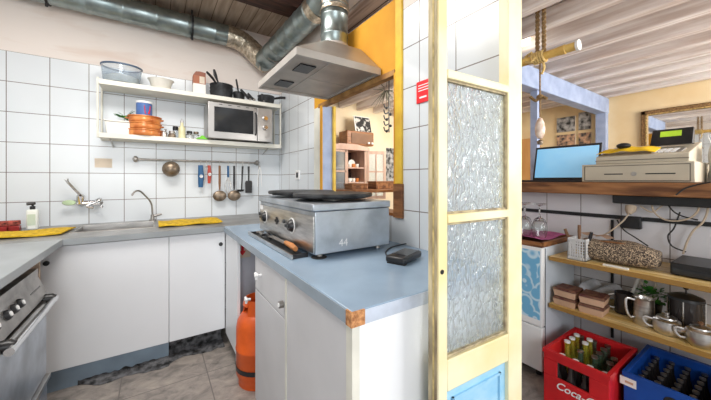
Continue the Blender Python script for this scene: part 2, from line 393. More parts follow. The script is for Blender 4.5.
def floor_material():
    m, nt, b = nodes('slate floor tiles'); L = nt.links.new
    geo = N(nt, 'ShaderNodeNewGeometry')
    br = N(nt, 'ShaderNodeTexBrick'); br.offset = 0.0; br.inputs['Scale'].default_value = 1.0
    br.inputs['Brick Width'].default_value = 0.42; br.inputs['Row Height'].default_value = 0.42; br.inputs['Mortar Size'].default_value = 0.003
    mp = N(nt, 'ShaderNodeMapping'); mp.inputs['Location'].default_value = (0.16, 0.12, 0); L(geo.outputs['Position'], mp.inputs[0]); L(mp.outputs[0], br.inputs['Vector'])
    nz = N(nt, 'ShaderNodeTexNoise', i_Scale=9.0); nz.inputs['Detail'].default_value = 10; nz.inputs['Roughness'].default_value = .68; nz.inputs['Distortion'].default_value = 0.5
    mp2 = N(nt, 'ShaderNodeMapping'); mp2.inputs['Rotation'].default_value = (0, 0, 0.7); mp2.inputs['Scale'].default_value = (1, 1.4, 1)
    L(geo.outputs['Position'], mp2.inputs[0]); L(mp2.outputs[0], nz.inputs['Vector'])
    r = N(nt, 'ShaderNodeValToRGB'); r.color_ramp.elements[0].position = 0.3; r.color_ramp.elements[1].position = 0.7
    r.color_ramp.elements[0].color = (0.13, 0.12, 0.11, 1); r.color_ramp.elements[1].color = (0.44, 0.385, 0.335, 1)
    e = r.color_ramp.elements.new(0.5); e.color = (0.30, 0.265, 0.24, 1)
    L(nz.outputs[0], r.inputs[0])
    mx = N(nt, 'ShaderNodeMix', data_type='RGBA'); L(br.outputs['Fac'], mx.inputs['Factor']); L(r.outputs[0], mx.inputs['A']); mx.inputs['B'].default_value = (0.17, 0.15, 0.14, 1)
    L(mx.outputs['Result'], b.inputs['Base Color']); b.inputs['Roughness'].default_value = 0.5
    bp = N(nt, 'ShaderNodeBump'); bp.inputs['Strength'].default_value = 0.4; bp.inputs['Distance'].default_value = 0.01
    L(nz.outputs[0], bp.inputs['Height']); L(bp.outputs[0], b.inputs['Normal'])
    return m

# ------------------------------------------------------------------ structure
XC, XC2 = 1.02, 1.10        # partition wall with the hatch
YB = 2.88                   # back wall
ZT = H + 0.842              # top of the tiles
ZK = H + 1.39               # kitchen ceiling
ZR = H + 1.12               # bar room ceiling boards
XF = 4.66; YF = 3.6         # far walls of the bar room
struct(MB().box(-1.2, XF + .1, -1.4, YF + .1, -0.05, 0).build('floor', floor_material(), smooth=False))
wmB = wall_mat('back wall tiles', 'x', -0.8035, ZT, ZT)
wmC = wall_mat('hatch wall tiles', 'y', 0.99, ZT, ZT)
struct(MB().box(-1.2, XC2, YB, YB + .1, 0, ZK + .05).build('wall_back', wmB, smooth=False))
struct(MB().box(-1.2, -1.1, -1.4, YB, 0, ZK + .05).build('wall_left', wmB, smooth=False))
OY0, OY1 = 1.158, 1.955; ZS = H - 0.185; ZH = H + 0.546; ZO = H + 0.93
wr = MB()
wr.box(XC, XC2, 0.565, OY0, 0, ZK)                 # tiled pier beside the leaf door
wr.box(XC, XC2, OY0, OY1, 0, ZS)                   # below the hatch
wr.box(XC, XC2, 2.10, YB, 0, ZK)                   # tiled corner piece
wr.box(XC, XC2, 1.80, 2.10, H + 0.75, ZK); wr.box(XC, XC2, OY0, 1.80, ZR + .02, ZK)
struct(wr.build('wall_right', wmC, smooth=False))
struct(MB().box(XC + .004, XC + .03, OY0, 1.80, ZH, ZO).box(XC + .004, XC + .03, 1.80, 2.10, ZH, H + .75).build('trim_1', orange_wall, smooth=False))
struct(MB().box(XC - .012, XC + .02, 1.100, 1.148, H - .02, ZK - .3).build('trim_2', yellow_paint, smooth=False, bevel=.004))
struct(MB().box(XC - .011, XC2 - .03, 1.095, 1.162, H - .19, H - .02).build('trim_3', brown_wood, smooth=False))
struct(MB().box(XC - .008, XC2 - .03, 1.148, 1.162, H - .02, ZH).build('trim_60', orange_wall, smooth=False))
struct(MB().box(XC, XC2, OY1, OY1 + .012, ZS, ZH).build('trim_4', blue_wood, smooth=False))
struct(MB().box(XC2, XC2 + .02, OY1 - .02, OY1 + .03, ZS, ZH).build('trim_5', yellow_paint, smooth=False))
struct(MB().box(XC, XC2, OY1 + .012, 2.10, 0, ZH).build('trim_6', white_edge, smooth=False))
struct(MB().box(XC - .008, XC, OY1, OY1 + .03, H - .3, ZH).build('trim_7', orange_wall, smooth=False))
struct(MB().box(XC - .004, XC + .034, OY0 + .003, 2.02, ZH - .008, ZH + .020).build('trim_8', mat('worn ochre header', (.50, .27, .09), .7, col2=(.28, .13, .04), scale=14), smooth=False))
struct(MB().box(XC - .002, XC2 + .05, OY0, OY1, ZS, ZS + .015).build('trim_9', red_wood, smooth=False))
# kitchen ceiling of brown boards with one dark beam
struct(MB().box(-1.2, XC2, -1.3, YB + .05, ZK, ZK + .04).build('ceiling', plank_mat('brown ceiling boards', 'x', 0.10, (0.36, 0.27, 0.20), (0.52, 0.41, 0.32), gap=(0.16, 0.11, 0.08), grain=(14, 1.5, 14)), smooth=False))
struct(MB().box(-1.1, XC, 2.04, 2.20, ZK - .14, ZK).build('trim_10', dark_beam, smooth=False))
struct(MB().box(-1.1, XC, 1.2, 2.04, ZK - .02, ZK).build('trim_11', red_wood, smooth=False))
# bar room shell
struct(MB().box(XF, XF + .1, -1.4, YF + .1, 0, ZR).build('wall_far', plaster_y, smooth=False))
struct(MB().box(XC2, XF, YF, YF + .1, 0, ZR).build('wall_end', plaster_c, smooth=False))
struct(MB().box(XC2 - .02, XF + .1, -1.4, YF + .1, ZR, ZR + .03).build('ceiling_bar', plank_mat('limed ceiling boards', 'x', 0.15, (0.20, 0.15, 0.125), (0.56, 0.47, 0.41), grain=(12, 0.8, 10)), smooth=False))
joist_m = plank_mat('limewashed joist', 'x', 0, (0.64, 0.53, 0.47), (0.94, 0.88, 0.84), grain=(16, 0.8, 10))
k = 12
for i in range(12):
    x = 1.26 + 0.3 * i
    j = MB(); j.hexa([Vector((x - .036, -1.4, ZR - .115)), Vector((x + .036, -1.4, ZR - .12)), Vector((x - .038, YF, ZR - .12)), Vector((x + .036, YF, ZR - .115)),
                      Vector((x - .05, -1.4, ZR)), Vector((x + .05, -1.4, ZR)), Vector((x - .038, YF, ZR)), Vector((x + .05, YF, ZR))])
    struct(j.build('trim_%d' % k, joist_m, smooth=False, bevel=.012)); k += 1
# blue beam and posts
struct(MB().box(1.9, XF, 1.33, 1.45, ZR - .30, ZR - .115).build('trim_%d' % k, blue_wood, smooth=False, bevel=.008)); k += 1
struct(MB().box(XF - .09, XF, 1.34, 1.44, 0, ZR - .30).build('trim_%d' % k, blue_wood, smooth=False)); k += 1
struct(MB().box(2.90, 2.95, 1.35, 1.41, 0, ZR - .30).build('trim_%d' % k, blue_wood, smooth=False)); k += 1
# tiled bar front behind the shelves
XB = 2.30
struct(MB().box(XB, XB + .1, -1.4, 2.3, 0, H - .085).build('wall_bar', wall_mat('bar wall tiles', 'y', 0.60, H - .03, 9, tile=(0.74, 0.72, 0.74)), smooth=False))
struct(MB().box(XB - .012, XB, -1.3, 2.2, H - .232, H - .21).build('trim_%d' % k, black, smooth=False)); k += 1

# ------------------------------------------------------------------ kitchen counters
ZC = H - 0.316; TH = 0.035
X1 = 0.392; YE = 0.600; YFc = 2.20; XL = -0.41
g = MB(); g.box(X1, XC - .002, YE, YFc - .0, ZC - TH, ZC)
pw = thing('worktop', 'blue laminate worktop of the peninsula with a chipped corner showing chipboard', 'worktop', (.7, 1.4, ZC - TH))
g.build('top_board', blue_lam, pw, bevel=.003)
e = MB(); e.box(X1 - .003, X1, YE + .02, YFc - .01, ZC - TH - .002, ZC - .003); e.build('front_edging', blue_edge, pw)
e = MB(); e.box(X1 + .03, XC - .01, YE - .003, YE, ZC - TH - .002, ZC - .003); e.build('end_edging', mat('pale edging', (0.50, 0.56, 0.66), 0.4, var=.12, scale=10), pw)
e = MB(); e.prism([(X1 - .006, YE + .02), (X1 - .006, YE - .006), (X1 + .034, YE - .006), (X1 + .034, YE - .001), (X1 - .001, YE - .001), (X1 - .001, YE + .02)], TH + .002, Matrix.Translation((0, 0, ZC - TH - .001)))
e.build('chipped_corner', chip, pw)
# back run top (steel sink top) and left run
sw = thing('sink_worktop', 'dull steel sink top along the back wall with a single basin', 'worktop', (0, 2.5, ZC - TH))
SX0, SX1, SY0, SY1 = -0.42, 0.0, 2.42, 2.76
t = MB(); t.box(-1.09, SX0, YFc, YB - .002, ZC - TH, ZC); t.box(SX1, XC - .002, YFc, YB - .002, ZC - TH, ZC)
t.box(SX0, SX1, YFc, SY0, ZC - TH, ZC); t.box(SX0, SX1, SY1, YB - .002, ZC - TH, ZC)
back_steel = mat('dull sink top', (0.34, 0.335, 0.33), 0.38, 0.55, var=0.12, scale=9)
t.build('top_plate', back_steel, sw, smooth=False)
b = MB()
prof = [(0, 0), (.02, -.15), (.04, -.16)]
for (x0, x1, y0, y1, z0, z1) in ((SX0, SX0 + .01, SY0, SY1, ZC - .16, ZC), (SX1 - .01, SX1, SY0, SY1, ZC - .16, ZC), (SX0, SX1, SY0, SY0 + .01, ZC - .16, ZC), (SX0, SX1, SY1 - .01, SY1, ZC - .16, ZC), (SX0, SX1, SY0, SY1, ZC - .17, ZC - .16)):
    b.box(x0, x1, y0, y1, z0, z1)
b.build('basin', steel, sw, smooth=False)
r = MB(); rr = .008
r.tube([(SX0, SY0, ZC), (SX1, SY0, ZC), (SX1, SY1, ZC), (SX0, SY1, ZC), (SX0, SY0, ZC)], .004, 8); r.build('basin_rim', steel_dark, sw)
MB().lathe([(0, .002), (.03, .002), (.035, 0)], ((SX0 + SX1) / 2, 2.6, ZC - .16)).build('drain', chrome, sw)
e = MB(); e.box(-1.09, X1 + .1, YFc - .003, YFc + .0, ZC - TH, ZC - .002); e.build('front_edging', grey_lam, sw)
lw = MB().box(-1.09, XL, -0.1, YFc - .004, ZC - TH, ZC)
tag(lw.build('worktop', grey_lam, bevel=.003), 'plain grey worktop of the left run above the steel oven', 'worktop')

# ------------------------------------------------------------------ cabinets
FY = YFc + .02               # face of back cabinets
def knob(mb_name, p, axis, m, parent, r=.011, l=.022, n=12):
    k_ = MB(); p = Vector(p); a = Vector(axis)
    k_.tube([p, p + a * l * .5, p + a * l * .55, p + a * l * .9, p + a * l], [r * .5, r * .5, r, r, r * .6], n)
    return k_.build(mb_name, m, parent)
def back_cab(x0, x1, label, kx, knobp=True):
    c = thing('base_cabinet', label, 'cabinet', ((x0 + x1) / 2, FY, 0))
    body = MB(); body.box(x0, x1, FY + .02, YB - .01, .12, ZC - TH - .19 if False else ZC - TH - .001)
    # open box, so the basin hangs inside it
    body.bm.free(); body = MB()
    for (a, b_, cc, d) in ((x0, x0 + .016, FY + .02, YB - .02), (x1 - .016, x1, FY + .02, YB - .02)): body.box(a, b_, cc, d, .13, ZC - TH - .001)
    body.box(x0 + .016, x1 - .016, FY + .02, YB - .02, .13, .146)
    body.build('body', white_cab, c, smooth=False)
    d = MB(); d.box(x0 + .0015, x1 - .0015, FY, FY + .018, .128, ZC - TH - .006)
    do = d.build('door', white_cab, c, bevel=.0015)
    if knobp: knob('knob', (kx, FY, H - .437), (0, -1, 0), iron, do, .013, .02)
    return c
xa = P(169, 300, y=FY).x
back_cab(-0.50, xa, 'wide white sink cabinet with a single large door', P(47, 264, y=FY).x)
back_cab(xa, X1 + .011, 'narrower white cabinet in the corner by the gas bottle', P(222, 244, y=FY).x - .01)
tag(MB().box(-0.60, xa, FY + .045, FY + .06, 0.0, .127).build('plinth', plinth_m), 'blue grey kickboard under the wide sink cabinet', 'kickboard')
# crumbly mastic along the floor under the cabinets
md = MB()
from mathutils import noise
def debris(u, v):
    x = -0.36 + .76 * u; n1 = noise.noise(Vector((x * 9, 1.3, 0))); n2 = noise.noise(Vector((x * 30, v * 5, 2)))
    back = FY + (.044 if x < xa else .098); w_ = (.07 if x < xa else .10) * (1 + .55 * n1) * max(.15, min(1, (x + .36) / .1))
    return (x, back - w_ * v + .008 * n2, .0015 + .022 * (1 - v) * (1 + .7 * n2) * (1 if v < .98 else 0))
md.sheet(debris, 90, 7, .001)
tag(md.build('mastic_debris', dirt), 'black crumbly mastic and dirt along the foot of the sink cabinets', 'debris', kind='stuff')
tag(MB().box(xa + .002, X1, FY + .10, FY + .115, 0, .127).build('plinth', dirt), 'blackened dirty kickboard under the narrow corner cabinet', 'kickboard')
# panel closing the corner under the peninsula, then the gas bay
tag(MB().box(X1 + .012, X1 + .03, 1.862, YFc + .01, .10, ZC - TH - .003).build('corner_panel', white_cab, bevel=.001), 'white panel closing the corner left of the gas bottle bay', 'panel')
ty1, ty0 = 1.47, 1.065      # drawer unit
# drawer unit with slanted cut front
c = thing('drawer_cabinet', 'white peninsula unit with a drawer above a door beside the gas bottle', 'cabinet', (X1 + .3, (ty0 + ty1) / 2, 0))
b = MB(); b.box(X1 + .03, XC - .03, ty0 + .004, ty0 + .02, .10, ZC - TH - .002); b.box(X1 + .03, XC - .03, ty1 - .016, ty1, .02, ZC - TH - .002)
b.box(X1 + .03, XC - .03, ty0 + .02, ty1 - .016, .10, .116); b.build('body', white_cab, c, smooth=False)
zd = ZC - TH - .17
d = MB(); d.box(X1 + .010, X1 + .028, ty0 + .012, ty1, zd + .003, ZC - TH - .008); dr = d.build('drawer', white_cab2, c, bevel=.0015)
def pronged(pname, p, parent):
    q = MB(); p = Vector(p)
    q.tube([p, p + Vector((-.018, 0, 0))], .006, 10)
    for a in (0.5, 2.6, 4.7): q.tube([p + Vector((-.018, 0, 0)), p + Vector((-.022, .018 * math.cos(a), .018 * math.sin(a)))], [.008, .006], 8)
    q.ball(p + Vector((-.02, 0, 0)), .011, 10); return q.build(pname, white_p, parent)
pronged('knob', P(261, 275, x=X1 + .01), dr)
d = MB(); d.box(X1 + .010, X1 + .028, ty0 + .012, ty1, .10, zd - .003); do = d.build('door', white_cab2, c, bevel=.0015)
pronged('knob', P(250.5, 299, x=X1 + .01), do)
c = thing('base_cabinet', 'white cabinet at the free end of the peninsula below the chipped corner', 'cabinet', (X1 + .3, (ty0 + YE) / 2, 0))
b = MB(); b.box(X1 + .03, XC - .03, YE + .012, YE + .03, .05, ZC - TH - .002); b.build('end_panel', white_cab, c, bevel=.001)
b = MB(); b.box(X1 + .03, XC - .03, YE + .03, ty0 - .0, .10, .116); b.box(X1 + .03, XC - .03, ty0 - .014, ty0 + .0, .10, ZC - TH - .002); b.build('body', white_cab, c, smooth=False)
b = MB(); b.box(X1 + .008, X1 + .03, YE + .012, YE + .04, .05, ZC - TH - .002); b.build('frame_strip', white_edge, c, smooth=False)
MB().box(X1 + .008, X1 + .03, ty0 - .010, ty0 + .003, .08, ZC - TH - .002).build('frame_strip', white_edge, c, smooth=False)
d = MB(); d.box(X1 + .010, X1 + .028, YE + .042, ty0 - .012, .08, ZC - TH - .006); do = d.build('door', white_cab2, c, bevel=.0015)
kp = P(283, 304, x=X1 + .006)
k_ = MB(); k_.tube([kp, kp + Vector((-.016, 0, 0))], .013, 14); kk = k_.build('knob', steel_dark, c); MB().tube([kp + Vector((-.015, 0, 0)), kp + Vector((-.019, 0, 0))], .008, 12).build('knob_centre', white_p, kk)
# left run: front filler and oven
tag(MB().box(-1.05, XL - .03, 1.945, 1.96, .05, ZC - TH - .002).build('wooden_board', pale_wood), 'raw wooden board beside the steel oven at the left corner', 'panel')
oy0, oy1 = 1.33, 1.935; ox = XL - .012
ov = thing('oven', 'stainless steel oven with a long bar handle under the left worktop', 'oven', (-.72, (oy0 + oy1) / 2, 0))
MB().box(-1.06, ox - .02, oy0, oy1, .04, ZC - TH - .05).build('body', steel_dark, ov, smooth=False)
zc1 = ZC - TH - .055; zc0 = zc1 - .12
q = MB(); q.hexa([Vector((ox - .02, oy0, zc0)), Vector((ox + .012, oy0, zc0)), Vector((ox - .02, oy1, zc0)), Vector((ox + .012, oy1, zc0)),
                  Vector((ox - .05, oy0, zc1)), Vector((ox - .03, oy0, zc1)), Vector((ox - .05, oy1, zc1)), Vector((ox - .03, oy1, zc1))])
cp = q.build('control_panel', steel_dark, ov, bevel=.003)
nrm = Vector((.12, 0, .042)).normalized()
for i, yy in enumerate((1.44, 1.54, 1.60, 1.66)):
    cpt = Vector((ox - .008, yy, (zc0 + zc1) / 2 - .005)); kb = MB()
    kb.tube([cpt, cpt + nrm * .006, cpt + nrm * .012], [.019, .018, .015], 16); kb.build('dial', black, cp); MB().tube([cpt + nrm * .012, cpt + nrm * .015], .009, 12).build('dial_cap', white_p, cp)
for i in range(10):
    yy = 1.78 + i * .013
    MB().tube([Vector((ox - .008, yy, zc0 + .05)) + nrm * 0, Vector((ox - .008, yy, zc0 + .05)) + nrm * .003], .0035, 8).build('indicator', black, cp)
MB().box(ox - .018, ox + .008, oy0 + .005, oy1 - .003, .265, zc0 - .012).build('door', steel_side, ov, bevel=.004)
dd = MB(); zt = zc0 - .012
dd.box(ox - .018, ox + .016, oy0 + .004, oy1 - .002, zt - .02, zt); dd.build('door_rim', steel, ov, bevel=.003)
h = MB(); hz = zt - .005
h.tube([(ox + .040, oy0 + .06, hz), (ox + .040, oy1 - .02, hz)], .013, 14); hd = h.build('handle', chrome, ov)
for yy in (oy0 + .10, oy1 - .03):
    h = MB(); h.tube([(ox + .0, yy, hz + .005), (ox + .03, yy, hz + .005), (ox + .040, yy, hz)], [.022, .021, .018], 12); h.build('handle_bracket', black, hd)
MB().box(ox - .018, ox + .010, oy0 + .005, oy1 - .003, .055, .24).build('lower_drawer', mat('grey blue enamel', (0.22, 0.26, 0.32), 0.3), ov, bevel=.003)
MB().box(ox - .018, ox + .022, oy0 + .005, oy1 + .0, .242, .262).build('drawer_lip', steel, ov, bevel=.002)
MB().box(ox - .018, ox + .012, oy0 + .005, oy1 + .0, .03, .05).build('base_rail', steel, ov, bevel=.002)

# gas bottle
gc = Vector((.505, 1.76, 0)); gr = .126
gb = thing('gas_bottle', 'orange steel butane bottle standing under the peninsula worktop', 'gas bottle', gc)
MB().lathe([(0, .02), (gr * .82, .02), (gr * .82, .0), (gr * .9, .0), (gr * .9, .03), (gr, .06), (gr, .19), (gr + .003, .195), (gr + .003, .205), (gr, .21), (gr, .32), (gr * .96, .35), (gr * .80, .385), (gr * .5, .405), (0, .413)], gc, 32).build('cylinder', orange_gas, gb)
cl = MB(); pr = []
for i in range(25):
    a = 2 * PI * i / 24
    pr.append(a)
R1, R2 = gr * .72, gr * .60
for i in range(24):
    if i in (3, 4, 5, 11, 12, 13, 19, 20, 21): zz0 = .44
    else: zz0 = .385
    a, b_ = pr[i], pr[i + 1]
    cl.hexa([gc + Vector((R1 * math.cos(a), R1 * math.sin(a), zz0)), gc + Vector((R1 * math.cos(b_), R1 * math.sin(b_), zz0)),
             gc + Vector((R1 * .93 * math.cos(a), R1 * .93 * math.sin(a), zz0)), gc + Vector((R1 * .93 * math.cos(b_), R1 * .93 * math.sin(b_), zz0)),
             gc + Vector((R2 * 1.08 * math.cos(a), R2 * 1.08 * math.sin(a), .472)), gc + Vector((R2 * 1.08 * math.cos(b_), R2 * 1.08 * math.sin(b_), .472)),
             gc + Vector((R2 * math.cos(a), R2 * math.sin(a), .472)), gc + Vector((R2 * math.cos(b_), R2 * math.sin(b_), .472))])
cl.build('collar', orange_gas, gb)
MB().lathe([(0, .43), (.02, .43), (.02, .47), (.012, .49), (0, .49)], gc, 14).build('valve', bronze, gb)
MB().lathe([(gr + .001, .085), (gr + .0025, .085), (gr + .0025, .11), (gr + .001, .11)], gc, 32, close=True).build('label_band', black, gb)
# small notice inside the bay
nt_ = thing('notice', 'small white notice with a red downward arrow above the gas bottle', 'sign', P(242.5, 252, y=1.99) + Vector((0, 0, -.04)))
np_ = P(242.5, 250, y=1.99)
MB().box(np_.x - .05, np_.x + .05, 1.99, 1.993, np_.z - .05, np_.z + .05).build('board', beige_card, nt_, smooth=False)
MB().prism([(0, -.035), (.022, -.005), (.008, -.005), (.008, .03), (-.008, .03), (-.008, -.005), (-.022, -.005)], .002, facing_minus_y(np_ + Vector((0, -.001, 0)))).build('arrow', red_sign, nt_, smooth=False)
tag(MB().box(X1 + .035, XC - .05, 1.994, 2.01, .0, ZC - TH - .003).build('back_board', mat('white back board', (0.60, 0.62, 0.68), .6)), 'greyish white board closing the back of the gas bottle bay', 'panel')

# ------------------------------------------------------------------ griddle
gx0, gx1, gy0, gy1 = .525, .905, 1.07, 1.80; gz0 = ZC + .018; gz1 = H - .095
gd = thing('crepe_griddle', 'double steel crepe griddle with two round black plates on the blue worktop', 'griddle', ((gx0 + gx1) / 2, (gy0 + gy1) / 2, ZC))
q = MB(); q.hexa([Vector((gx0 + .0, gy0, gz0)), Vector((gx1, gy0, gz0)), Vector((gx0 + .0, gy1, gz0)), Vector((gx1, gy1, gz0)),
                  Vector((gx0 + .0, gy0, gz1 - .032)), Vector((gx1, gy0, gz1 - .032)), Vector((gx0 + .0, gy1, gz1 - .032)), Vector((gx1, gy1, gz1 - .032))])
q.build('body', steel_side, gd, bevel=.003)
MB().box(gx0 - .006, gx0 - .001, gy0 + .004, gy1, gz0 + .008, gz1 - .05).build('front_panel', steel, gd, bevel=.001)
MB().box(gx0 - .012, gx1 + .004, gy0 - .004, gy1 + .004, gz1 - .030, gz1).build('top_tray', steel_side, gd, bevel=.004)
for yc in (1.255, 1.62):
    p = MB(); c0 = Vector((.71, yc, gz1)); p.lathe([(0, .012), (.165, .012), (.17, .016), (.187, .018), (.19, .026), (.187, .034), (0, .036)], c0, 48); pl = p.build('griddle_plate', iron, gd)
    MB().lathe([(0, 0), (.05, 0), (.05, .013), (0, .013)], c0, 16).build('burner_stem', steel_dark, pl)
zk = (gz0 + gz1) / 2 - .012
for yc in (1.30, 1.70):
    kb = MB(); p0 = Vector((gx0 - .006, yc, zk)); kb.tube([p0, p0 + Vector((-.008, 0, 0)), p0 + Vector((-.018, 0, 0))], [.028, .026, .020], 20)
    kb.box(p0.x - .026, p0.x - .018, yc - .022, yc + .022, zk - .006, zk + .006); kb.build('dial', black, gd)
    MB().lathe([(.032, 0), (.036, 0), (.036, .002), (.032, .002)], p0, 20, Matrix.Rotation(-PI / 2, 3, 'Y'), close=True).build('dial_scale', white_p, gd)
    kb = MB(); p1 = Vector((gx0 - .006, yc + .09, zk + .01)); kb.tube([p1, p1 + Vector((-.008, 0, 0))], .010, 12); kb.build('indicator_lamp', smoke_glass, gd)
s_ = MB(); p0 = Vector((gx0 - .008, 1.50, zk)); s_.box(p0.x - .003, p0.x, 1.48, 1.52, zk - .006, zk + .006); s_.box(p0.x - .003, p0.x, 1.494, 1.506, zk - .018, zk + .018); s_.build('switch', black, gd)
for (x, y) in ((gx0 + .04, gy0 + .04), (gx1 - .04, gy0 + .04), (gx0 + .04, gy1 - .04), (gx1 - .04, gy1 - .04)):
    MB().tube([(x, y, ZC), (x, y, ZC + .01), (x, y, gz0)], [.014, .011, .009], 12).build('foot', steel_dark, gd)
lettering('marking', '44', .045, facing_minus_y((gx0 + .13, gy0 - .0008, gz0 + .035)), white_p, gd, .0003)
st = MB(); pz = gz1 - .045; st.box(gx0 - .010, gx0 - .006, gy1 - .06, gy1 - .02, pz - .03, pz - .008); st.build('badge', white_p, gd)
# drip tray with tools
tr = thing('drip_tray', 'black shallow tray pulled out under the front of the griddle', 'tray', (gx0 - .05, 1.4, ZC))
q = MB(); tx0, tx1 = .452, .522
q.box(tx0, tx1, 1.13, 1.77, ZC + .001, ZC + .005); q.box(tx0, tx0 + .004, 1.13, 1.77, ZC + .005, ZC + .018); q.box(tx0, tx1, 1.13, 1.134, ZC + .005, ZC + .018); q.box(tx0, tx1, 1.766, 1.77, ZC + .005, ZC + .018)
q.build('pan', black, tr, smooth=False)
MB().box(tx0 - .006, tx0, 1.12, 1.78, ZC + .002, ZC + .020).build('steel_lip', steel, tr)
sp = thing('spatula', 'flat spatula with an orange wooden handle lying in the griddle tray', 'spatula', (.49, 1.25, ZC + .006))
MB().tube([(.485, 1.17, ZC + .030), (.488, 1.22, ZC + .033), (.495, 1.31, ZC + .031)], [.010, .013, .010], 12).build('handle', handle_or, sp)
MB().box(.480, .506, 1.30, 1.52, ZC + .028, ZC + .031).build('blade', steel_dark, sp)
for i, (yy, m_, lab) in enumerate(((1.60, steel_dark, 'dark steel scraper lying at the far end of the griddle tray'), (1.50, black, 'black plastic spreader lying across the middle of the griddle tray'))):
    sc = thing('scraper', lab, 'scraper', (.49, yy, ZC + .006))
    MB().tube([(.478 + .01 * i, yy, ZC + .022), (.482 + .01 * i, yy + .08, ZC + .026)], [.009, .007], 10).build('handle', m_, sc)
    MB().tube([(.468, yy + .085, ZC + .026), (.510, yy + .09, ZC + .026)], .006, 8).build('crossbar', m_, sc)
p = P(319, 257.5, z=ZC)
tag(MB().lathe([(0, 0), (.030, 0), (.033, .002), (.030, .004), (0, .003)], p + Vector((0, 0, .0005)), 24).build('lid', rubber), 'small flat dark lid lying before the near foot of the griddle', 'lid')
# phone and cable
a = Vector((.795, .862, ZC))
ph = thing('card_reader', 'thick black card reader on the blue worktop beside the leaf door', 'device', a)
R = Matrix.Translation(a) @ Matrix.Rotation(math.radians(20), 4, 'Z')
q = MB(); q.box(-.055, .10, -.038, .045, 0.004, .030, M=R); q.build('body', black, ph, bevel=.008)
q = MB(); q.box(-.02, .09, -.030, .036, .0295, .0315, M=R); q.build('screen', smoke_glass, ph)
q = MB(); q.box(-.050, -.03, -.034, .040, 0.0, .004, M=R); q.build('foot', rubber, ph)
cb = bez([P(389, 236, z=ZC + .004), P(402, 241, z=ZC + .004), P(416, 244, z=ZC + .004), P(404, 244, z=ZC + .004), P(390, 248, z=ZC + .004), P(386, 254, z=ZC + .004), (.746, .84, ZC + .012)], 50)
tag(MB().tube(cb, .0028, 8).build('charging_cable', wire_blk), 'thin black charging cable curling behind the card reader', 'cable')

# ------------------------------------------------------------------ extractor hood and ducts
hx0, hx1, hy0, hy1 = .53, 1.015, 1.27, 1.88; hz = H + .568
hd = thing('extractor_hood', 'steel extractor hood with a tapered top over the griddle', 'hood', (.77, 1.57, hz))
q = MB(); q.box(hx0, hx1, hy0, hy0 + .014, hz, hz + .036); q.box(hx0, hx1, hy1 - .014, hy1, hz, hz + .036); q.box(hx0, hx0 + .014, hy0 + .0141, hy1 - .0141, hz, hz + .036); q.box(hx1 - .014, hx1, hy0 + .0141, hy1 - .0141, hz, hz + .036)
q.build('rim', hood_lip, hd, smooth=False)
q = MB(); q.box(hx0 + .014, hx1 - .014, hy0 + .014, hy1 - .014, hz + .012, hz + .020); q.build('filter_panel', hood_under, hd, smooth=False)
q = MB(); q.box(hx0 + .19, hx0 + .196, hy0 + .014, hy1 - .014, hz + .009, hz + .013); q.box(hx0 + .20, hx1 - .02, 1.568, 1.574, hz + .009, hz + .013); q.build('panel_seam', hood_lip, hd, smooth=False)
for yy in (1.44, 1.73):
    q = MB(); q.box(hx0 + .07, hx0 + .155, yy - .055, yy + .055, hz + .006, hz + .011); q.build('lamp_recess', black, hd)
hc = Vector((.915, 1.60, 0)); dr_ = .085; zt = H + .80
q = MB(); q.hexa([Vector((hx0, hy0, hz + .036)), Vector((hx1, hy0, hz + .036)), Vector((hx0, hy1, hz + .036)), Vector((hx1, hy1, hz + .036)),
                  Vector((hc.x - .13, hc.y - .15, zt - .03)), Vector((hx1, hc.y - .15, zt - .03)), Vector((hc.x - .13, hc.y + .15, zt - .03)), Vector((hx1, hc.y + .15, zt - .03))])
q.build('canopy', hood_m, hd, smooth=False, bevel=.006)
q = MB(); q.lathe([(0, 0), (.10, 0), (.092, .02), (dr_ + .003, .05), (0, .05)], (hc.x, hc.y, zt - .032), 28); q.build('collar', hood_lip, hd)

def duct(pts, r, rib=.11, amp=.0035):
    mb = MB(); P2 = []; rs = []
    for a, b_ in zip(pts, pts[1:]):
        a = Vector(a); b_ = Vector(b_); L_ = (b_ - a).length; n = max(1, round(L_ / rib))
        for i in range(n):
            for f_, dr in ((0, 0), (.40, 0), (.44, amp), (.50, amp), (.54, 0)):
                P2.append(a.lerp(b_, (i + f_) / n)); rs.append(r + dr)
    P2.append(Vector(pts[-1])); rs.append(r); mb.tube(P2, rs, 28); return mb
def elbow(pts, r, n=20, amp=.004):
    c_ = bez(pts, n); mb = MB(); rs = [r + (amp if i % 2 else 0) for i in range(len(c_))]; mb.tube(c_, rs, 28); return mb
du = thing('ventilation_duct', 'galvanised ventilation duct running along the back wall and over to the hood', 'duct', (.2, 2.78, H + 1.15))
yD = YB - .10; zD = H + 1.253
pA = P(228, 41, y=yD); pA.z = zD
pB = P(266, 62, y=2.70)
top = Vector((hc.x, hc.y, H + 1.20))
duct([(-1.1, yD, zD), (pA.x, yD, zD)], .084, .20).build('pipe', galv, du)
elbow([(pA.x - .01, yD, zD), (pA.x + .08, yD, zD - .008), (pA.x + .17, yD, zD - .05), pB + Vector((-.04, .03, .03)), pB + Vector((.01, -.01, -.02))], .086, 24).build('elbow', foil, du)
pC = Vector((hc.x - .005, hc.y + .22, H + 1.165))
duct([pB + Vector((-.02, .02, .0)), pC], .084, .13).build('pipe', galv, du)
elbow([pC, pC + Vector((0, -.10, .04)), Vector((hc.x, hc.y + .02, H + 1.19)), Vector((hc.x, hc.y, H + 1.04))], .087, 16, .002).build('elbow', galv, du)
duct([(hc.x, hc.y, H + 1.05), (hc.x, hc.y, zt + .015)], .082, .10).build('pipe', galv, du)
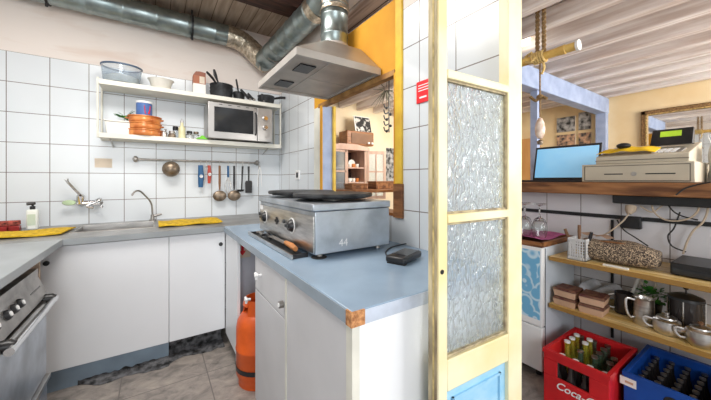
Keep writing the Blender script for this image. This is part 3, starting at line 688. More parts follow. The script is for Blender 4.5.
MB().lathe([(.086, 0), (.089, .004), (.087, .03), (.09, .05), (.086, .055), (.0, .055), (0, 0)], (hc.x, hc.y, H + 1.02), 28).build('tape_wrap', foil, du)
q = MB(); v = (pC - pB).normalized()
q.tube([pC - v * .05, pC + v * .02], .088, 28); q.build('tape_wrap', foil, du)
q = MB(); q.tube([pB + v * .19, pB + v * .205], .092, 28); q.build('clamp', steel_dark, du)
for pxx in (191, 46):
    xx = P(pxx, 25, y=yD).x
    MB().tube([(xx, yD, zD), (xx + .014, yD, zD)], .094, 28).tube([(xx + .007, yD, zD + .09), (xx + .007, yD, ZK)], .006, 8).tube([(xx + .007, yD - .02, zD - .09), (xx + .007, yD - .02, zD - .115)], .008, 8).build('clamp', iron, du)

# ------------------------------------------------------------------ wall shelf and contents
sy = 2.665; sx0, sx1 = P(98.5, 100, y=sy).x, P(280.5, 100, y=sy).x; zu = H + .692; zl = H + .325; st_ = .034
ws = thing('wall_shelf', 'cream two tier wall shelf on the tiled back wall holding the microwave', 'shelf', ((sx0 + sx1) / 2, YB - .1, zl - st_))
MB().box(sx0, sx1, sy, YB - .003, zu - st_, zu).build('shelf_board', shelf_w, ws, bevel=.002)
MB().box(sx0, sx1, sy, YB - .003, zl - st_, zl).build('shelf_board', shelf_w, ws, bevel=.002)
for x in (sx0 - .012, sx1):
    for y in (sy + .012, YB - .022): MB().box(x, x + .012, y, y + .018, zl - st_, zu + .014).build('upright', white_edge, ws, bevel=.002)
for x in (sx0 + .06, sx1 - .10):
    q = MB(); q.tube([(x, YB - .006, zl - .08), (x, sy + .05, zl - st_ - .004)], .006, 8); q.build('bracket', steel, ws)
def onshelf(px, y, z): p = P(px, 100, y=y); p.z = z; return p

# microwave
mw_steel = mat('satin grey steel', (.48, .47, .46), .34, .8, var=.05, scale=6)
mx0, mx1 = P(208, 120, y=2.615).x, P(272.5, 120, y=2.615).x; my = 2.615; mz0 = zl + .010; mz1 = zl + .300
mw = thing('microwave', 'silver microwave oven with a dark window on the lower wall shelf', 'microwave', ((mx0 + mx1) / 2, 2.74, zl))
MB().box(mx0, mx1, my + .02, YB - .02, mz0, mz1).build('housing', steel_dark, mw, bevel=.004)
cpx = P(257.5, 120, y=my).x
q = MB(); q.box(mx0, cpx - .003, my, my + .019, mz0, mz1); dr = q.build('door', mw_steel, mw, bevel=.004)
MB().box(mx0 + .045, cpx - .035, my - .003, my, mz0 + .055, mz1 - .035).build('window', smoke_glass, dr, bevel=.002)
q = MB(); q.tube([(cpx - .018, my, mz0 + .05), (cpx - .018, my - .022, mz0 + .065), (cpx - .018, my - .022, mz1 - .065), (cpx - .018, my, mz1 - .05)], .006, 10); q.build('handle', black, dr)
q = MB(); q.box(cpx, mx1, my + .002, my + .019, mz0, mz1); cp = q.build('control_panel', mw_steel, mw, bevel=.003)
for zz in (mz1 - .09, mz1 - .17):
    p = Vector(((cpx + mx1) / 2, my + .002, zz)); MB().tube([p, p + Vector((0, -.010, 0)), p + Vector((0, -.026, 0))], [.024, .022, .018], 18).build('dial', chrome, cp)
for i in range(5): MB().box(mx0 + .08 + i * .07, mx0 + .105 + i * .07, my - .001, my, mz1 - .016, mz1 - .011).build('vent_slot', black, dr)
for x in (mx0 + .04, mx1 - .04):
    for y in (my + .07, YB - .05): MB().tube([(x, y, zl), (x, y, mz0)], .012, 10).build('foot', rubber, mw)

# top tier
p = onshelf(122, 2.765, zu)
gbw = thing('mixing_bowl', 'clear glass bowl with a blue rim on the left of the top shelf', 'bowl', p)
R_ = .120
MB().lathe([(0, .004), (R_ * .80, .004), (R_ * .90, .02), (R_ * .96, .08), (R_, .125), (R_ * .98, .125), (R_ * .93, .08), (R_ * .87, .022), (R_ * .78, .010), (0, .010)], p, 36, sy=.85).build('glass_body', glass_blue, gbw)
MB().lathe([(R_ * .97, .122), (R_ * 1.03, .124), (R_ * 1.03, .134), (R_ * .97, .134)], p, 36, close=True, sy=.85).build('blue_rim', mat('slate blue rim', (.07, .12, .20), .4), gbw)
MB().lathe([(0, .012), (R_ * .76, .012), (R_ * .86, .050), (R_ * .6, .066), (0, .074)], p, 28, sy=.85).build('flour', glazed_white, gbw)
p = onshelf(161, 2.75, zu)
cb_ = thing('sugar_bowl', 'cream ceramic bowl with a spoon on the top shelf right of the glass bowl', 'bowl', p)
MB().lathe([(0, 0), (.05, 0), (.062, .012), (.075, .06), (.088, .075), (.084, .075), (.070, .058), (.055, .016), (0, .012)], p, 28, sy=.9).build('body', glazed_white, cb_)
MB().ball(p + Vector((.015, 0, .085)), .011, 10).tube([p + Vector((.015, 0, .08)), p + Vector((-.01, 0, .02))], .004, 6).build('spoon', bronze, cb_)
for i, pxx in enumerate((179.5, 187.5)):
    p = onshelf(pxx, 2.80 , zu)
    tag(MB().lathe([(0, 0), (.012, 0), (.006, .008), (.014, .016), (.012, .026), (0, .03)], p, 14).build('pot_lid_knob', black), ('tiny black knob lying on the top shelf, the one nearer the cream bowl', 'tiny black knob lying on the top shelf, the one nearer the carton')[i], 'knob')
p = onshelf(199, 2.745, zu); hw = .045
ct = thing('carton', 'brown and white gable topped carton standing on the top shelf', 'carton', p)
MB().box(p.x - hw, p.x + hw, p.y - .035, p.y + .035, zu, zu + .085).build('lower_body', paper, ct)
MB().box(p.x - hw, p.x + hw, p.y - .035, p.y + .035, zu + .085, zu + .15).build('upper_body', mat('terracotta print', (0.42, 0.15, 0.08), .6), ct)
MB().prism([(-hw, 0), (hw, 0), (hw, .03), (0, .035), (-hw * .6, .03)], .07, facing_minus_y((p.x, p.y + .035, zu + .15))).build('gable', mat('brown gable', (0.30, 0.11, 0.07), .6), ct)
MB().box(p.x + .0, p.x + hw - .008, p.y - .037, p.y - .035, zu + .09, zu + .145).build('photo_print', beige_card, ct)

def pan(px, y, r, hgt, label, hang, lift=0, extra=0):
    p = onshelf(px, y, zu); t_ = thing('frying_pan', label, 'pan', p, 'black pans on the top shelf')
    for i in range(1 + extra):
        z = i * .028
        MB().lathe([(0, z), (r * .85, z), (r, z + hgt), (r * .97, z + hgt), (r * .82, z + .005), (0, z + .005)], p, 30).build('pan_body', iron, t_)
    z = extra * .028 + hgt
    d = Vector((math.cos(hang), math.sin(hang), 0))
    MB().tube([p + d * r * .95 + Vector((0, 0, z - .01)), p + d * (r + .06) + Vector((0, 0, z + lift * .5)), p + d * (r + .14) + Vector((0, 0, z + lift))], [.009, .013, .011], 10, flat=.6).build('handle', black, t_)
    return t_
pan(221.5, 2.75, .092, .055, 'deep black pan in the stack right of the carton', -2.2, .03, 2)
pan(239, 2.74, .05, .07, 'small black saucepan between the deep pan and the right end pans', -1.9, .05)
pan(266, 2.73, .075, .042, 'low black pan at the right end of the top shelf', -.1, .015, 1)
p = onshelf(216, 2.69, zu)
q = thing('ladle', 'black nylon ladle handle rising from the pan stack', 'ladle', p + Vector((0, 0, .07)))
MB().tube([p + Vector((.045, .03, .06)), p + Vector((.01, 0, .13)), p + Vector((-.005, 0, .17)), p + Vector((-.015, 0, .215))], [.008, .009, .018, .011], 10, flat=.6).build('handle', black, q)
MB().ball(p + Vector((.055, .03, .065)), .024, 12, sz=.6).build('bowl', black, q)
for i, (pxx, tx, hh) in enumerate(((246, -.045, .085), (250, -.02, .06), (260, .02, .075))):
    p = onshelf(pxx, 2.68, zu)
    q = thing('pan_handle', ['black pan lid grip pointing left at the right end pans', 'short black grip before the right end pans', 'upright black clip grip above the right end pans'][i], 'handle', p, None)
    MB().tube([p + Vector((.04, 0, .012)), p + Vector((.02, 0, .02)), p + Vector((tx, 0, hh))], [.010, .013, .010], 10, flat=.6).build('grip', black, q)
    MB().ball(p + Vector((.035, 0, .012)), .014, 8, sz=.8).build('grip_base', steel_dark, q)

# lower tier
p0, p1 = onshelf(105, 2.72, zl), onshelf(131, 2.72, zl)
tb = thing('storage_tub', 'low white tub with a lid at the left of the lower shelf', 'tub', (p0 + p1) / 2)
q = MB(); q.hexa([Vector((p0.x + .01, 2.70, zl)), Vector((p1.x - .01, 2.70, zl)), Vector((p0.x + .01, 2.83, zl)), Vector((p1.x - .01, 2.83, zl)), Vector((p0.x, 2.69, zl + .085)), Vector((p1.x, 2.69, zl + .085)), Vector((p0.x, 2.84, zl + .085)), Vector((p1.x, 2.84, zl + .085))])
q.build('tub_body', paper, tb, bevel=.006); MB().box(p0.x - .005, p1.x + .003, 2.686, 2.844, zl + .086, zl + .098).build('lid', glazed_white, tb, bevel=.004)
lf = MB(); pc = onshelf(125, 2.79, zl + .13)
random.seed(11)
for i in range(26):
    a = random.uniform(0, 2 * PI); l = random.uniform(.04, .09); el = random.uniform(.1, 1.1)
    d = Vector((math.cos(a) * math.cos(el), math.sin(a) * .5 * math.cos(el), math.sin(el))); s_ = d.cross(Vector((0, 0, 1))).normalized() * .022
    b0 = pc + d * .01; lf.sheet(lambda u, v: b0 + d * l * u + s_ * (v - .5) * 2 * math.sin(PI * min(.97, u + .06)) + Vector((0, 0, -.02 * u * u)), 4, 2, .001)
tag(lf.build('herb_bunch', green_leaf), 'dark green leafy bunch behind the amber stack on the lower shelf', 'herbs')
p = onshelf(145, 2.73, zl)
stk = []
names_ = ('lowest', 'middle', 'topmost')
for i in range(3):
    o = thing('amber_dish', names_[i] + ' of the three stacked amber orange dishes on the lower shelf', 'dish', p + Vector((0, 0, i * .049)), 'stacked amber dishes')
    MB().lathe([(0, .001), (.092, .001), (.098, .006), (.101, .022), (.100, .038), (.107, .041), (.107, .047), (.096, .048), (.094, .036), (.092, .010), (0, .008)], p + Vector((0, 0, i * .049)), 30, sy=.85).build('dish_body', copper, o)
    for s_ in (-1, 1):
        MB().tube([p + Vector((s_ * .10, -.02, i * .049 + .028)), p + Vector((s_ * .114, 0, i * .049 + .03)), p + Vector((s_ * .10, .02, i * .049 + .028))], .006, 8).build('lug', copper, o)
tp = p + Vector((-.005, 0, .147))
tn = thing('food_tin', 'blue and white food tin standing on the stacked amber dishes', 'tin', tp)
MB().lathe([(0, 0), (.052, 0), (.052, .002), (.050, .004), (.050, .094), (0, .094)], tp, 28).build('tin_body', tin_blue, tn)
MB().lathe([(0, .094), (.053, .094), (.053, .108), (.049, .110), (0, .110)], tp, 28).build('lid', white_p, tn)
q = MB()
q.hexa([tp + Vector(v) for v in ((.005, -.0515, .015), (.035, -.0515 + .012, .015), (.005, -.048, .015), (.035, -.036, .015), (.0, -.0515, .075), (.04, -.0515 + .018, .075), (.0, -.048, .075), (.04, -.03, .075))]); q.build('red_print', red_m, tn)
# jars and bottles
def jar(px, y, r, h, label, bm_, lm, name='spice_jar', lidh=.018):
    p = onshelf(px, y, zl); t_ = thing(name, label, 'jar', p, 'jars on the lower shelf')
    MB().lathe([(0, 0), (r * .92, 0), (r, .006), (r, h * .78), (r * .72, h * .92), (r * .72, h), (0, h)], p, 20).build('jar_body', bm_, t_)
    MB().lathe([(0, h), (r * .80, h), (r * .80, h + lidh), (0, h + lidh)], p, 18).build('lid', lm, t_); return t_
jar(164, 2.72, .022, .05, 'small steel and glass jar just right of the amber stack', steel, glass, lidh=.012)
jar(172, 2.72, .026, .035, 'squat bronze coloured jar left of the black topped shaker', bronze, steel_dark)
jar(175.5, 2.78, .024, .07, 'tall shaker with a black cap left of the oil bottle', glass_blue, black, lidh=.03)
jar(189.5, 2.72, .026, .045, 'wide jar with a black lid right of the oil bottle', glass, black)
jar(196, 2.76, .024, .05, 'small jar with a brown lid next to the microwave', glass, bronze)
p = onshelf(182, 2.71, zl)
ob = thing('oil_bottle', 'slim bottle of pale oil standing mid way on the lower shelf', 'bottle', p)
MB().lathe([(0, 0), (.024, 0), (.025, .005), (.025, .082), (.011, .10), (.010, .125), (0, .125)], p, 20).build('bottle_body', mat('pale oil', (0.72, 0.68, 0.42), .2), ob)
MB().lathe([(0, .125), (.012, .125), (.012, .14), (.004, .145), (.004, .155), (0, .155)], p, 12).build('pourer', steel, ob)
p = onshelf(202, 2.68, zl); 
tag(MB().sheet(lambda u, v: (p.x + (u - .5) * .085, p.y + (v - .5) * .05, zl + .001 + .022 * math.sin(PI * u) * math.sin(PI * v) * (1 + .4 * math.sin(9 * u + 5 * v))), 14, 8, .003).build('cloth', green_cloth), 'crumpled lime green cloth on the lower shelf left of the microwave', 'cloth')

# ------------------------------------------------------------------ utensil rail
yr = YB - .045; ra = P(135.5, 159.5, y=yr); rb = P(257, 163.5, y=yr); zr = H + .16
ul = thing('utensil_rail', 'steel utensil rail with round ends below the wall shelf', 'rail', ((ra.x + rb.x) / 2, YB, zr))
MB().tube([(ra.x, yr, zr), (rb.x, yr, zr)], .0075, 12).build('bar', steel_dark, ul)
for x in (ra.x, rb.x):
    MB().ball((x, yr, zr), .024, 16, sx=.8).tube([(x, yr, zr), (x, YB, zr)], [.012, .018], 12).build('end_mount', steel_dark, ul)
def hook(p, parent):
    h_ = MB(); h_.tube(arc((p.x, p.y, zr + .0), .011, -.3, PI, 8, (0, 1, 0), (0, 0, 1)) + [Vector((p.x, p.y - .011, zr - .03))] + arc((p.x, p.y - .003, zr - .03), .008, PI, 2 * PI, 6, (0, 1, 0), (0, 0, 1)), .002, 6)
    return h_.build('hook', steel, parent)
def hang(px, kind, label, L_, m_, m2, name, cat, w_=.02, dx=0):
    L_ *= 1.1; w_ *= 1.15
    p = P(px, 170, y=yr); p.z = zr - .035; t_ = thing(name, label, cat, Vector((p.x, yr, zr - .035 - L_)), 'utensils hanging from the rail')
    hook(p, t_); z0 = p.z
    y = yr - .006
    if kind in ('spoon', 'skimmer'):
        MB().tube([(p.x, y, z0), (p.x, y, z0 - L_ * .5), (p.x + dx, y, z0 - L_ * .72)], [.009, .010, .006], 10, flat=.5).build('handle', m_, t_)
        MB().ball((p.x + dx, y - .004, z0 - L_ * .72 - w_ * .9), w_, 18, sy=.35, sz=.85).build('bowl', m2, t_)
    elif kind == 'turner':
        MB().tube([(p.x, y, z0), (p.x, y, z0 - L_ * .5)], [.009, .007], 10, flat=.5).build('handle', m_, t_)
        MB().prism([(-w_ * .8, 0), (w_ * .8, 0), (w_, -.02), (w_ * .9, -L_ * .42), (-w_ * .9, -L_ * .42), (-w_, -.02)], .004, facing_minus_y((p.x, y + .002, z0 - L_ * .5))).build('blade', m2, t_)
    elif kind == 'ladle':
        MB().tube([(p.x, y, z0), (p.x + dx * .5, y, z0 - L_ * .45), (p.x + dx, y, z0 - L_ * .85)], [.009, .007, .006], 10, flat=.5).build('handle', m_, t_)
        MB().lathe([(0, 0), (w_ * .7, .006), (w_, .022), (w_ * .94, .022), (w_ * .62, .009), (0, .004)], (p.x + dx - w_ * .4, y - .02, z0 - L_ * .92), 18).build('bowl', m2, t_)
    elif kind == 'opener':
        MB().tube([(p.x, y, z0 + .0), (p.x + .003, y, z0 - L_ * .5), (p.x, y, z0 - L_)], [w_ * .8, w_, w_ * .75], 12, flat=.5).build('handle', m_, t_)
        MB().lathe([(0, 0), (.014, 0), (.014, .005), (0, .005)], (p.x + .004, y - w_ * .5, z0 - L_ * .5), 14, Matrix.Rotation(PI / 2, 3, 'X')).build('gear', m2, t_)
    elif kind == 'whisk':
        MB().tube([(p.x, y, z0), (p.x, y, z0 - L_ * .4)], [.009, .009], 10).build('handle', m_, t_)
        q_ = MB()
        for a in range(4):
            an = a * PI / 4; dv = Vector((math.cos(an), math.sin(an) * .35, 0))
            q_.tube(bez([Vector((p.x, y, z0 - L_ * .4)), Vector((p.x, y, z0 - L_ * .7)) + dv * w_, Vector((p.x, y, z0 - L_)), Vector((p.x, y, z0 - L_ * .7)) - dv * w_, Vector((p.x, y, z0 - L_ * .4))], 16), .0016, 5)
        q_.build('wires', m2, t_)
    elif kind == 'tongs':
        for s in (-1, 1):
            MB().tube([(p.x, y, z0), (p.x + s * .012, y, z0 - .04), (p.x + s * .020, y, z0 - L_)], [.004, .004, .003], 8).build('arm', m_, t_)
        MB().ball((p.x, y, z0), .007, 8).build('pivot', m2, t_)
    return t_
# strainer bowl
p = P(171, 170, y=yr); t_ = thing('strainer', 'round steel strainer bowl hanging at the left of the rail', 'strainer', Vector((p.x, yr, zr - .12)))
hook(Vector((p.x, yr, zr)), t_)
MB().lathe([(0, .0), (.035, .008), (.052, .024), (.058, .045), (.062, .046), (.055, .020), (.036, .003), (0, -.005)], (p.x, yr - .065, zr - .072), 28, Matrix.Rotation(-PI / 2, 3, 'X') ).build('bowl', bronze, t_)
MB().tube([(p.x, yr - .012, zr - .038), (p.x, yr - .02, zr - .012)], .005, 8).build('loop', steel, t_)
hang(200.5, 'opener', 'blue handled can opener hanging left among the rail utensils', .17, tool_blue, steel, 'can_opener', 'opener', .020)
hang(206.5, 'tongs', 'pair of thin pale tongs hanging beside the blue can opener', .13, steel, white_p, 'tongs', 'tongs')
q = hang(209, 'opener', 'short red handled peeler hanging behind the blue can opener', .14, tool_red, steel, 'peeler', 'peeler', .014)
hang(219.5, 'spoon', 'dark handled skimmer with a round flat bowl, left of the whisk', .27, wood_spoon, bronze, 'skimmer', 'skimmer', .048)
hang(228, 'whisk', 'wire whisk with a blue handle hanging between two skimmers', .23, tool_blue, steel, 'whisk', 'whisk', .026)
hang(234, 'spoon', 'black handled skimmer hanging right of the wire whisk', .27, black, bronze, 'skimmer', 'skimmer', .048)
hang(242.5, 'ladle', 'thin black ladle hanging left of the black turner', .23, black, black, 'ladle', 'ladle', .03, -.01)
hang(248.5, 'turner', 'black nylon turner hanging near the right end of the rail', .24, black, black, 'turner', 'turner', .028)
hang(259.5, 'tongs', 'pale steel tongs hanging from the right end of the rail', .17, white_p, steel, 'tongs', 'tongs')

# sticker, sockets, signs
p = P(103.5, 163, y=YB)
tag(MB().box(p.x - .05, p.x + .05, YB - .002, YB, p.z - .034, p.z + .034).build('sticker', beige_card, smooth=False), 'faded beige paper sticker on a white tile above the taps', 'sticker')
p = P(298.5, 175, x=XC)
so = thing('wall_socket', 'white wall socket on the tiles beyond the griddle', 'socket', p)
MB().box(XC - .012, XC, p.y - .04, p.y + .04, p.z - .04, p.z + .04).build('plate', white_p, so, bevel=.003)
MB().box(XC - .014, XC - .012, p.y - .022, p.y + .022, p.z - .022, p.z + .022).build('face', black, so, bevel=.002)
p0, p1 = P(417.3, 92, x=XC), P(427.5, 92, x=XC)
za = P(420, 82, x=XC).z; zb = P(420, 103.5, x=XC).z
sg = thing('safety_sign', 'small red safety sign with white lines on the tiles beside the leaf door', 'sign', (XC, (p0.y + p1.y) / 2, zb))
MB().box(XC - .006, XC, p1.y - .02, p0.y, zb, za).build('plate', red_sign, sg, bevel=.001)
for i in range(3): MB().box(XC - .0068, XC - .006, p1.y - .01, p0.y - .012, za - .022 - i * .012, za - .018 - i * .012).build('text_line', white_p, sg)
MB().box(XC - .0068, XC - .006, p1.y + .0, p0.y - .02, zb + .02, zb + .028).build('text_line', white_p, sg)

# ------------------------------------------------------------------ sink things
pf = P(83, 200, y=YB - .05)
fc = thing('wall_tap', 'chrome wall mounted mixer tap with a raised curved lever above the basin', 'tap', (pf.x, YB, pf.z - .05))
a = P(80, 206, y=YB - .05); b_ = P(100, 206, y=YB - .05)
zf = P(83, 203, y=YB - .05).z
MB().tube([(a.x - .01, YB - .05, zf), (b_.x, YB - .05, zf)], .020, 16).build('mixer_body', chrome, fc)
MB().tube([(a.x + .004, YB - .05, zf), (a.x + .004, YB - .055, zf + .05), (a.x + .004, YB - .055, zf + .062)], [.022, .024, .015], 16).build('cartridge', chrome, fc)
for x in (a.x + .0, b_.x - .015): MB().tube([(x, YB - .05, zf), (x, YB - .012, zf), (x, YB, zf)], [.012, .014, .028], 14).build('wall_union', chrome, fc)
l0 = Vector((a.x, YB - .06, zf + .06)); l1 = P(66.5, 179, y=YB - .09)
MB().tube(bez([l0, l0.lerp(l1, .5) + Vector((0, 0, -.006)), l1 + Vector((.006, 0, -.02)), l1]), [.008] * 20 + [.011] * 5, 8).build('lever', steel, fc)
c0 = P(70, 198.5, y=YB - .10)
MB().lathe([(0, 0), (.034, 0), (.036, .003), (.034, .007), (0, .008)], (P(69, 199, y=YB - .06).x, YB - .06, zf + .004), 20, Matrix.Rotation(1.15, 3, 'X') @ Matrix.Rotation(.1, 3, 'Y'), sy=.55).build('soap_rest', mat('green soap dish', (0.20, 0.26, 0.16), .4, .5), fc)
MB().tube(bez([(b_.x - .03, YB - .05, zf), (b_.x, YB - .09, zf + .03), (b_.x + .01, YB - .13, zf + .02), (b_.x - .06, YB - .14, zf - .015), (b_.x - .02, YB - .15, zf - .03)]), .008, 10).build('spout', chrome, fc)
MB().ball(P(101.5, 206.5, y=YB - .06), .012, 10).build('end_valve', chrome, fc)
# deck tap
bp_ = P(153.5, 220, z=ZC); 
dt = thing('water_tap', 'slim steel swan neck tap at the right end of the basin', 'tap', (bp_.x, 2.79, ZC))
bx = P(152.5, 215, y=2.79).x
MB().tube([(bx, 2.79, ZC), (bx, 2.79, ZC + .012), (bx, 2.79, ZC + .014), (bx, 2.79, ZC + .05)], [.022, .022, .014, .012], 16).build('base', steel_dark, dt)
pts = [P(152.5, 210, y=2.79), P(151, 203, y=2.78), P(144, 194.5, y=2.74), P(139.5, 191, y=2.71), P(135, 191.5, y=2.69), P(131.8, 195.5, y=2.68)]
pts[0].z = ZC + .05
MB().tube(bez(pts, 30), .0062, 10).build('spout', steel_dark, dt)
MB().tube([(bx, 2.79, ZC + .035), (bx + .035, 2.79, ZC + .045), (bx + .06, 2.79, ZC + .05)], [.010, .009, .007], 10).build('lever', steel_dark, dt)
# yellow mats
def mat_cloth(x0, x1, y0, y1, label, sk=0):
    tag(MB().sheet(lambda u, v: (x0 + (x1 - x0) * u + sk * v, y0 + (y1 - y0) * v, ZC + .004 + .006 * (1 + math.sin(13 * u + 3 * v)) * .5 + .003 * math.sin(31 * v)), 30, 12, .007).build('drying_mat', yellow_mat), label, 'mat')
mat_cloth(-1.05, -.445, 2.36, 2.62, 'yellow drying mat left of the basin below the soap bottle', .02)
mat_cloth(.02, .41, 2.36, 2.66, 'yellow drying mat right of the basin below the utensils')
# soap bottle and red pots
sp_ = Vector((P(32.5, 215, y=2.72).x, 2.72, ZC))
sb = thing('soap_bottle', 'white pump soap bottle with a black head beside the left yellow mat', 'bottle', sp_)
MB().box(sp_.x - .027, sp_.x + .027, 2.70, 2.745, ZC, ZC + .13).build('bottle_body', frost, sb, bevel=.012)
MB().tube([(sp_.x, 2.722, ZC + .13), (sp_.x, 2.722, ZC + .15)], .013, 12).tube([(sp_.x, 2.722, ZC + .15), (sp_.x, 2.722, ZC + .165)], .006, 8).tube([(sp_.x + .012, 2.722, ZC + .168), (sp_.x - .022, 2.705, ZC + .165)], .009, 8).build('pump', black, sb)
MB().box(sp_.x - .018, sp_.x + .018, 2.698, 2.70, ZC + .03, ZC + .10).build('label', mat('soap label', (.62, .72, .60), .6), sb)
for i, (pxx, lab) in enumerate(((4.5, 'dark red scouring pad, the left one by the soap bottle'), (14, 'dark red scouring pad, the one closer to the soap bottle'))):
    px_ = Vector((P(pxx, 220, y=2.71).x, 2.71, ZC))
    o = thing('scouring_pad', lab, 'scouring pad', px_, 'red scouring pads')
    MB().box(px_.x - .030, px_.x + .028, 2.69, 2.73, ZC, ZC + .035).build('sponge_layer', red_soap, o, bevel=.006)
    MB().box(px_.x - .028, px_.x + .026, 2.69, 2.73, ZC + .036, ZC + .066).build('upper_layer', mat('faded red sponge', (.40, .09, .07), .9, scale=60, var=.4), o, bevel=.006)

# ------------------------------------------------------------------ leaf door
AD = math.radians(-3.1); D0 = Vector((.618, .536, 0)); LW = .388; LT = .034
DM = Matrix.Translation(D0) @ Matrix.Rotation(AD, 4, 'Z')     # local x along the leaf, local y = thickness
def leafx(px):
    u = px - CX; d = Vector((_s * F + _c * u, _c * F - _s * u)); c_, s_ = math.cos(AD), math.sin(AD)
    # D0 + s*(c,s) = t*d
    det = c_ * (-d.y) + s_ * d.x
    return ((-d.y) * (-D0.x) + d.x * (-D0.y)) / det
def leafz(px, py):
    s = leafx(px); pt = DM @ Vector((s, 0, 0)); u = px - CX; t_ = pt.x / (_s * F + _c * u); return H + (HY - py) * t_
gl0, gl1 = leafx(447.5), leafx(508.5)
z_b1, z_b0 = leafz(448, 69), leafz(448, 78)          # upper bar
z_m1, z_m0 = leafz(448, 214.5), leafz(448, 223.5)      # middle bar
z_g = leafz(448.5, 359); z_p1 = leafz(448.5, 392)     # bottom of glass, top of the blue panel
ld = thing('leaf_door', 'narrow pale yellow half glazed leaf door with hammered glass standing open', 'door', D0)
TZ = H + .95
def leafbox(name, x0, x1, z0, z1, m_, y0=0, y1=LT, bevel=.003, par=None):
    return MB().box(x0, x1, y0, y1, z0, z1, M=DM).build(name, m_, par or ld, bevel=bevel)
leafbox('stile', .004, gl0, .02, TZ, door_paint); leafbox('stile', gl1, LW, .02, TZ, door_paint)
leafbox('worn_edge', 0, .004, .02, TZ, door_edge, 0.004, LT)
q = MB(); q.box(-.0015, 0, .011, .016, .02, TZ, M=DM); q.build('edge_groove', mat('ochre groove', (.62, .48, .20), .7, scale=30, var=.2), ld)
leafbox('rail', gl0, gl1, TZ - .10, TZ, door_paint)
leafbox('rail', gl0, gl1, z_b0, z_b1, door_paint, -.002, LT); leafbox('rail', gl0, gl1, z_m0, z_m1, door_paint, -.002, LT)
leafbox('rail', gl0, gl1, z_p1, z_g - .004, door_paint); leafbox('rail', gl0, gl1, .02, .14, door_paint)
# beads round the panes
bead_m = mat('dusty putty bead', (.55, .46, .28), .8, col2=(.25, .20, .13), scale=40)
for (z0, z1) in ((z_g, z_m0), (z_m1, z_b0)):
    q = MB()
    for (a0, a1, b0, b1) in ((gl0, gl0 + .006, z0, z1), (gl1 - .006, gl1, z0, z1), (gl0, gl1, z0, z0 + .006), (gl0, gl1, z1 - .006, z1)): q.box(a0, a1, .006, .014, b0, b1, M=DM)
    q.build('glazing_bead', bead_m, ld, smooth=False)
    leafbox('pane', gl0 + .001, gl1 - .001, z0 + .001, z1 - .001, hammered, .0145, .0185, 0)
q = MB(); q.box(gl0, gl1, .012, .020, .14, z_p1, M=DM); bp_ = q.build('lower_panel', blue_panel, ld, smooth=False)
q = MB(); i0 = .028
for (a0, a1, b0, b1) in ((gl0 + i0, gl0 + i0 + .007, .17, z_p1 - .03), (gl1 - i0 - .007, gl1 - i0, .17, z_p1 - .03), (gl0 + i0, gl1 - i0, z_p1 - .037, z_p1 - .03), (gl0 + i0, gl1 - i0, .17, .177)): q.box(a0, a1, .006, .012, b0, b1, M=DM)
q.build('panel_moulding', blue_panel, bp_, smooth=False)
kz = leafz(442, 272); kx = leafx(442)
MB().tube([DM @ Vector((kx, .001, kz)), DM @ Vector((kx, -.0015, kz))], .0065, 10).build('keyhole', black, ld)
for z in (.4, 1.0, 1.8):
    MB().tube([DM @ Vector((LW + .004, LT + .002, z)), DM @ Vector((LW + .004, LT + .002, z + .08))], .005, 8).build('hinge', steel_dark, ld)

# ------------------------------------------------------------------ bar top and things on it
bt = MB(); zb1 = H - .014; zb0 = H - .085
random.seed(5)
bt.box(2.13, 2.85, -1.35, 2.25, zb0, zb1)
tag(bt.build('bar_counter', brown_wood, bevel=.006), 'long worn brown wooden bar counter on the tiled bar wall', 'counter')
tag(MB().box(2.22, 2.285, -.5, .62, H - .135, H - .087).build('cable_duct', black, bevel=.004), 'black box shaped batten fixed under the bar counter', 'cable duct')
# laptop
lx = 2.46; l0 = P(532.5, 170, x=lx).y; l1 = P(600.5, 170, x=lx).y + .008
lt = thing('laptop', 'open black laptop with a light blue screen on the bar counter', 'laptop', (lx + .1, (l0 + l1) / 2, zb1))
# it is seen from the keyboard side
q = MB(); lz0 = zb1 + .014; lh = .255
def lp(y, h_, off): return Vector((lx + h_ * .22 + off, y, lz0 + h_))
q.hexa([lp(l1, 0, 0), lp(l1, 0, .008), lp(l0, 0, 0), lp(l0, 0, .008), lp(l1, lh, 0), lp(l1, lh, .008), lp(l0, lh, 0), lp(l0, lh, .008)]); sc = q.build('screen_lid', black, lt, bevel=.002)
q = MB(); q.hexa([lp(l1 + .014, .018, -.0015), lp(l1 + .014, .018, 0), lp(l0 - .014, .018, -.0015), lp(l0 - .014, .018, 0), lp(l1 + .014, lh - .016, -.0015), lp(l1 + .014, lh - .016, 0), lp(l0 - .014, lh - .016, -.0015), lp(l0 - .014, lh - .016, 0)]); q.build('display', screen_m, sc, smooth=False)
MB().box(lx - .235, lx + .005, l1, l0, zb1, zb1 + .014).build('keyboard_base', black, lt, bevel=.003)
# cash drawer
dx = 2.18; c1 = P(581.5, 175, x=dx).y; c0 = P(695, 175, x=dx).y; dz1 = H + .093
cd = thing('till', 'ivory cash drawer with a slot and a lock under the cash register', 'cash drawer', (dx + .2, (c0 + c1) / 2, zb1))
MB().box(dx + .004, dx + .40, c0, c1, zb1 + .002, dz1).build('case', cream, cd, bevel=.004)
MB().box(dx, dx + .004, c0 + .018, c1 - .018, zb1 + .012, dz1 - .014).build('drawer_front', cream, cd, bevel=.0015)
q = MB()
q.box(dx + .001, dx + .0045, c0 + .014, c1 - .014, zb1 + .008, dz1 - .010); q.build('front_gap', cream_dark, cd, smooth=False)
for (a0, a1) in ((.24, .42), (.62, .86)):
    MB().box(dx - .0012, dx + .002, c1 - (c1 - c0) * a1 , c1 - (c1 - c0) * a0, (zb1 + dz1) / 2 - .009, (zb1 + dz1) / 2 - .003).build('slot', black, cd)
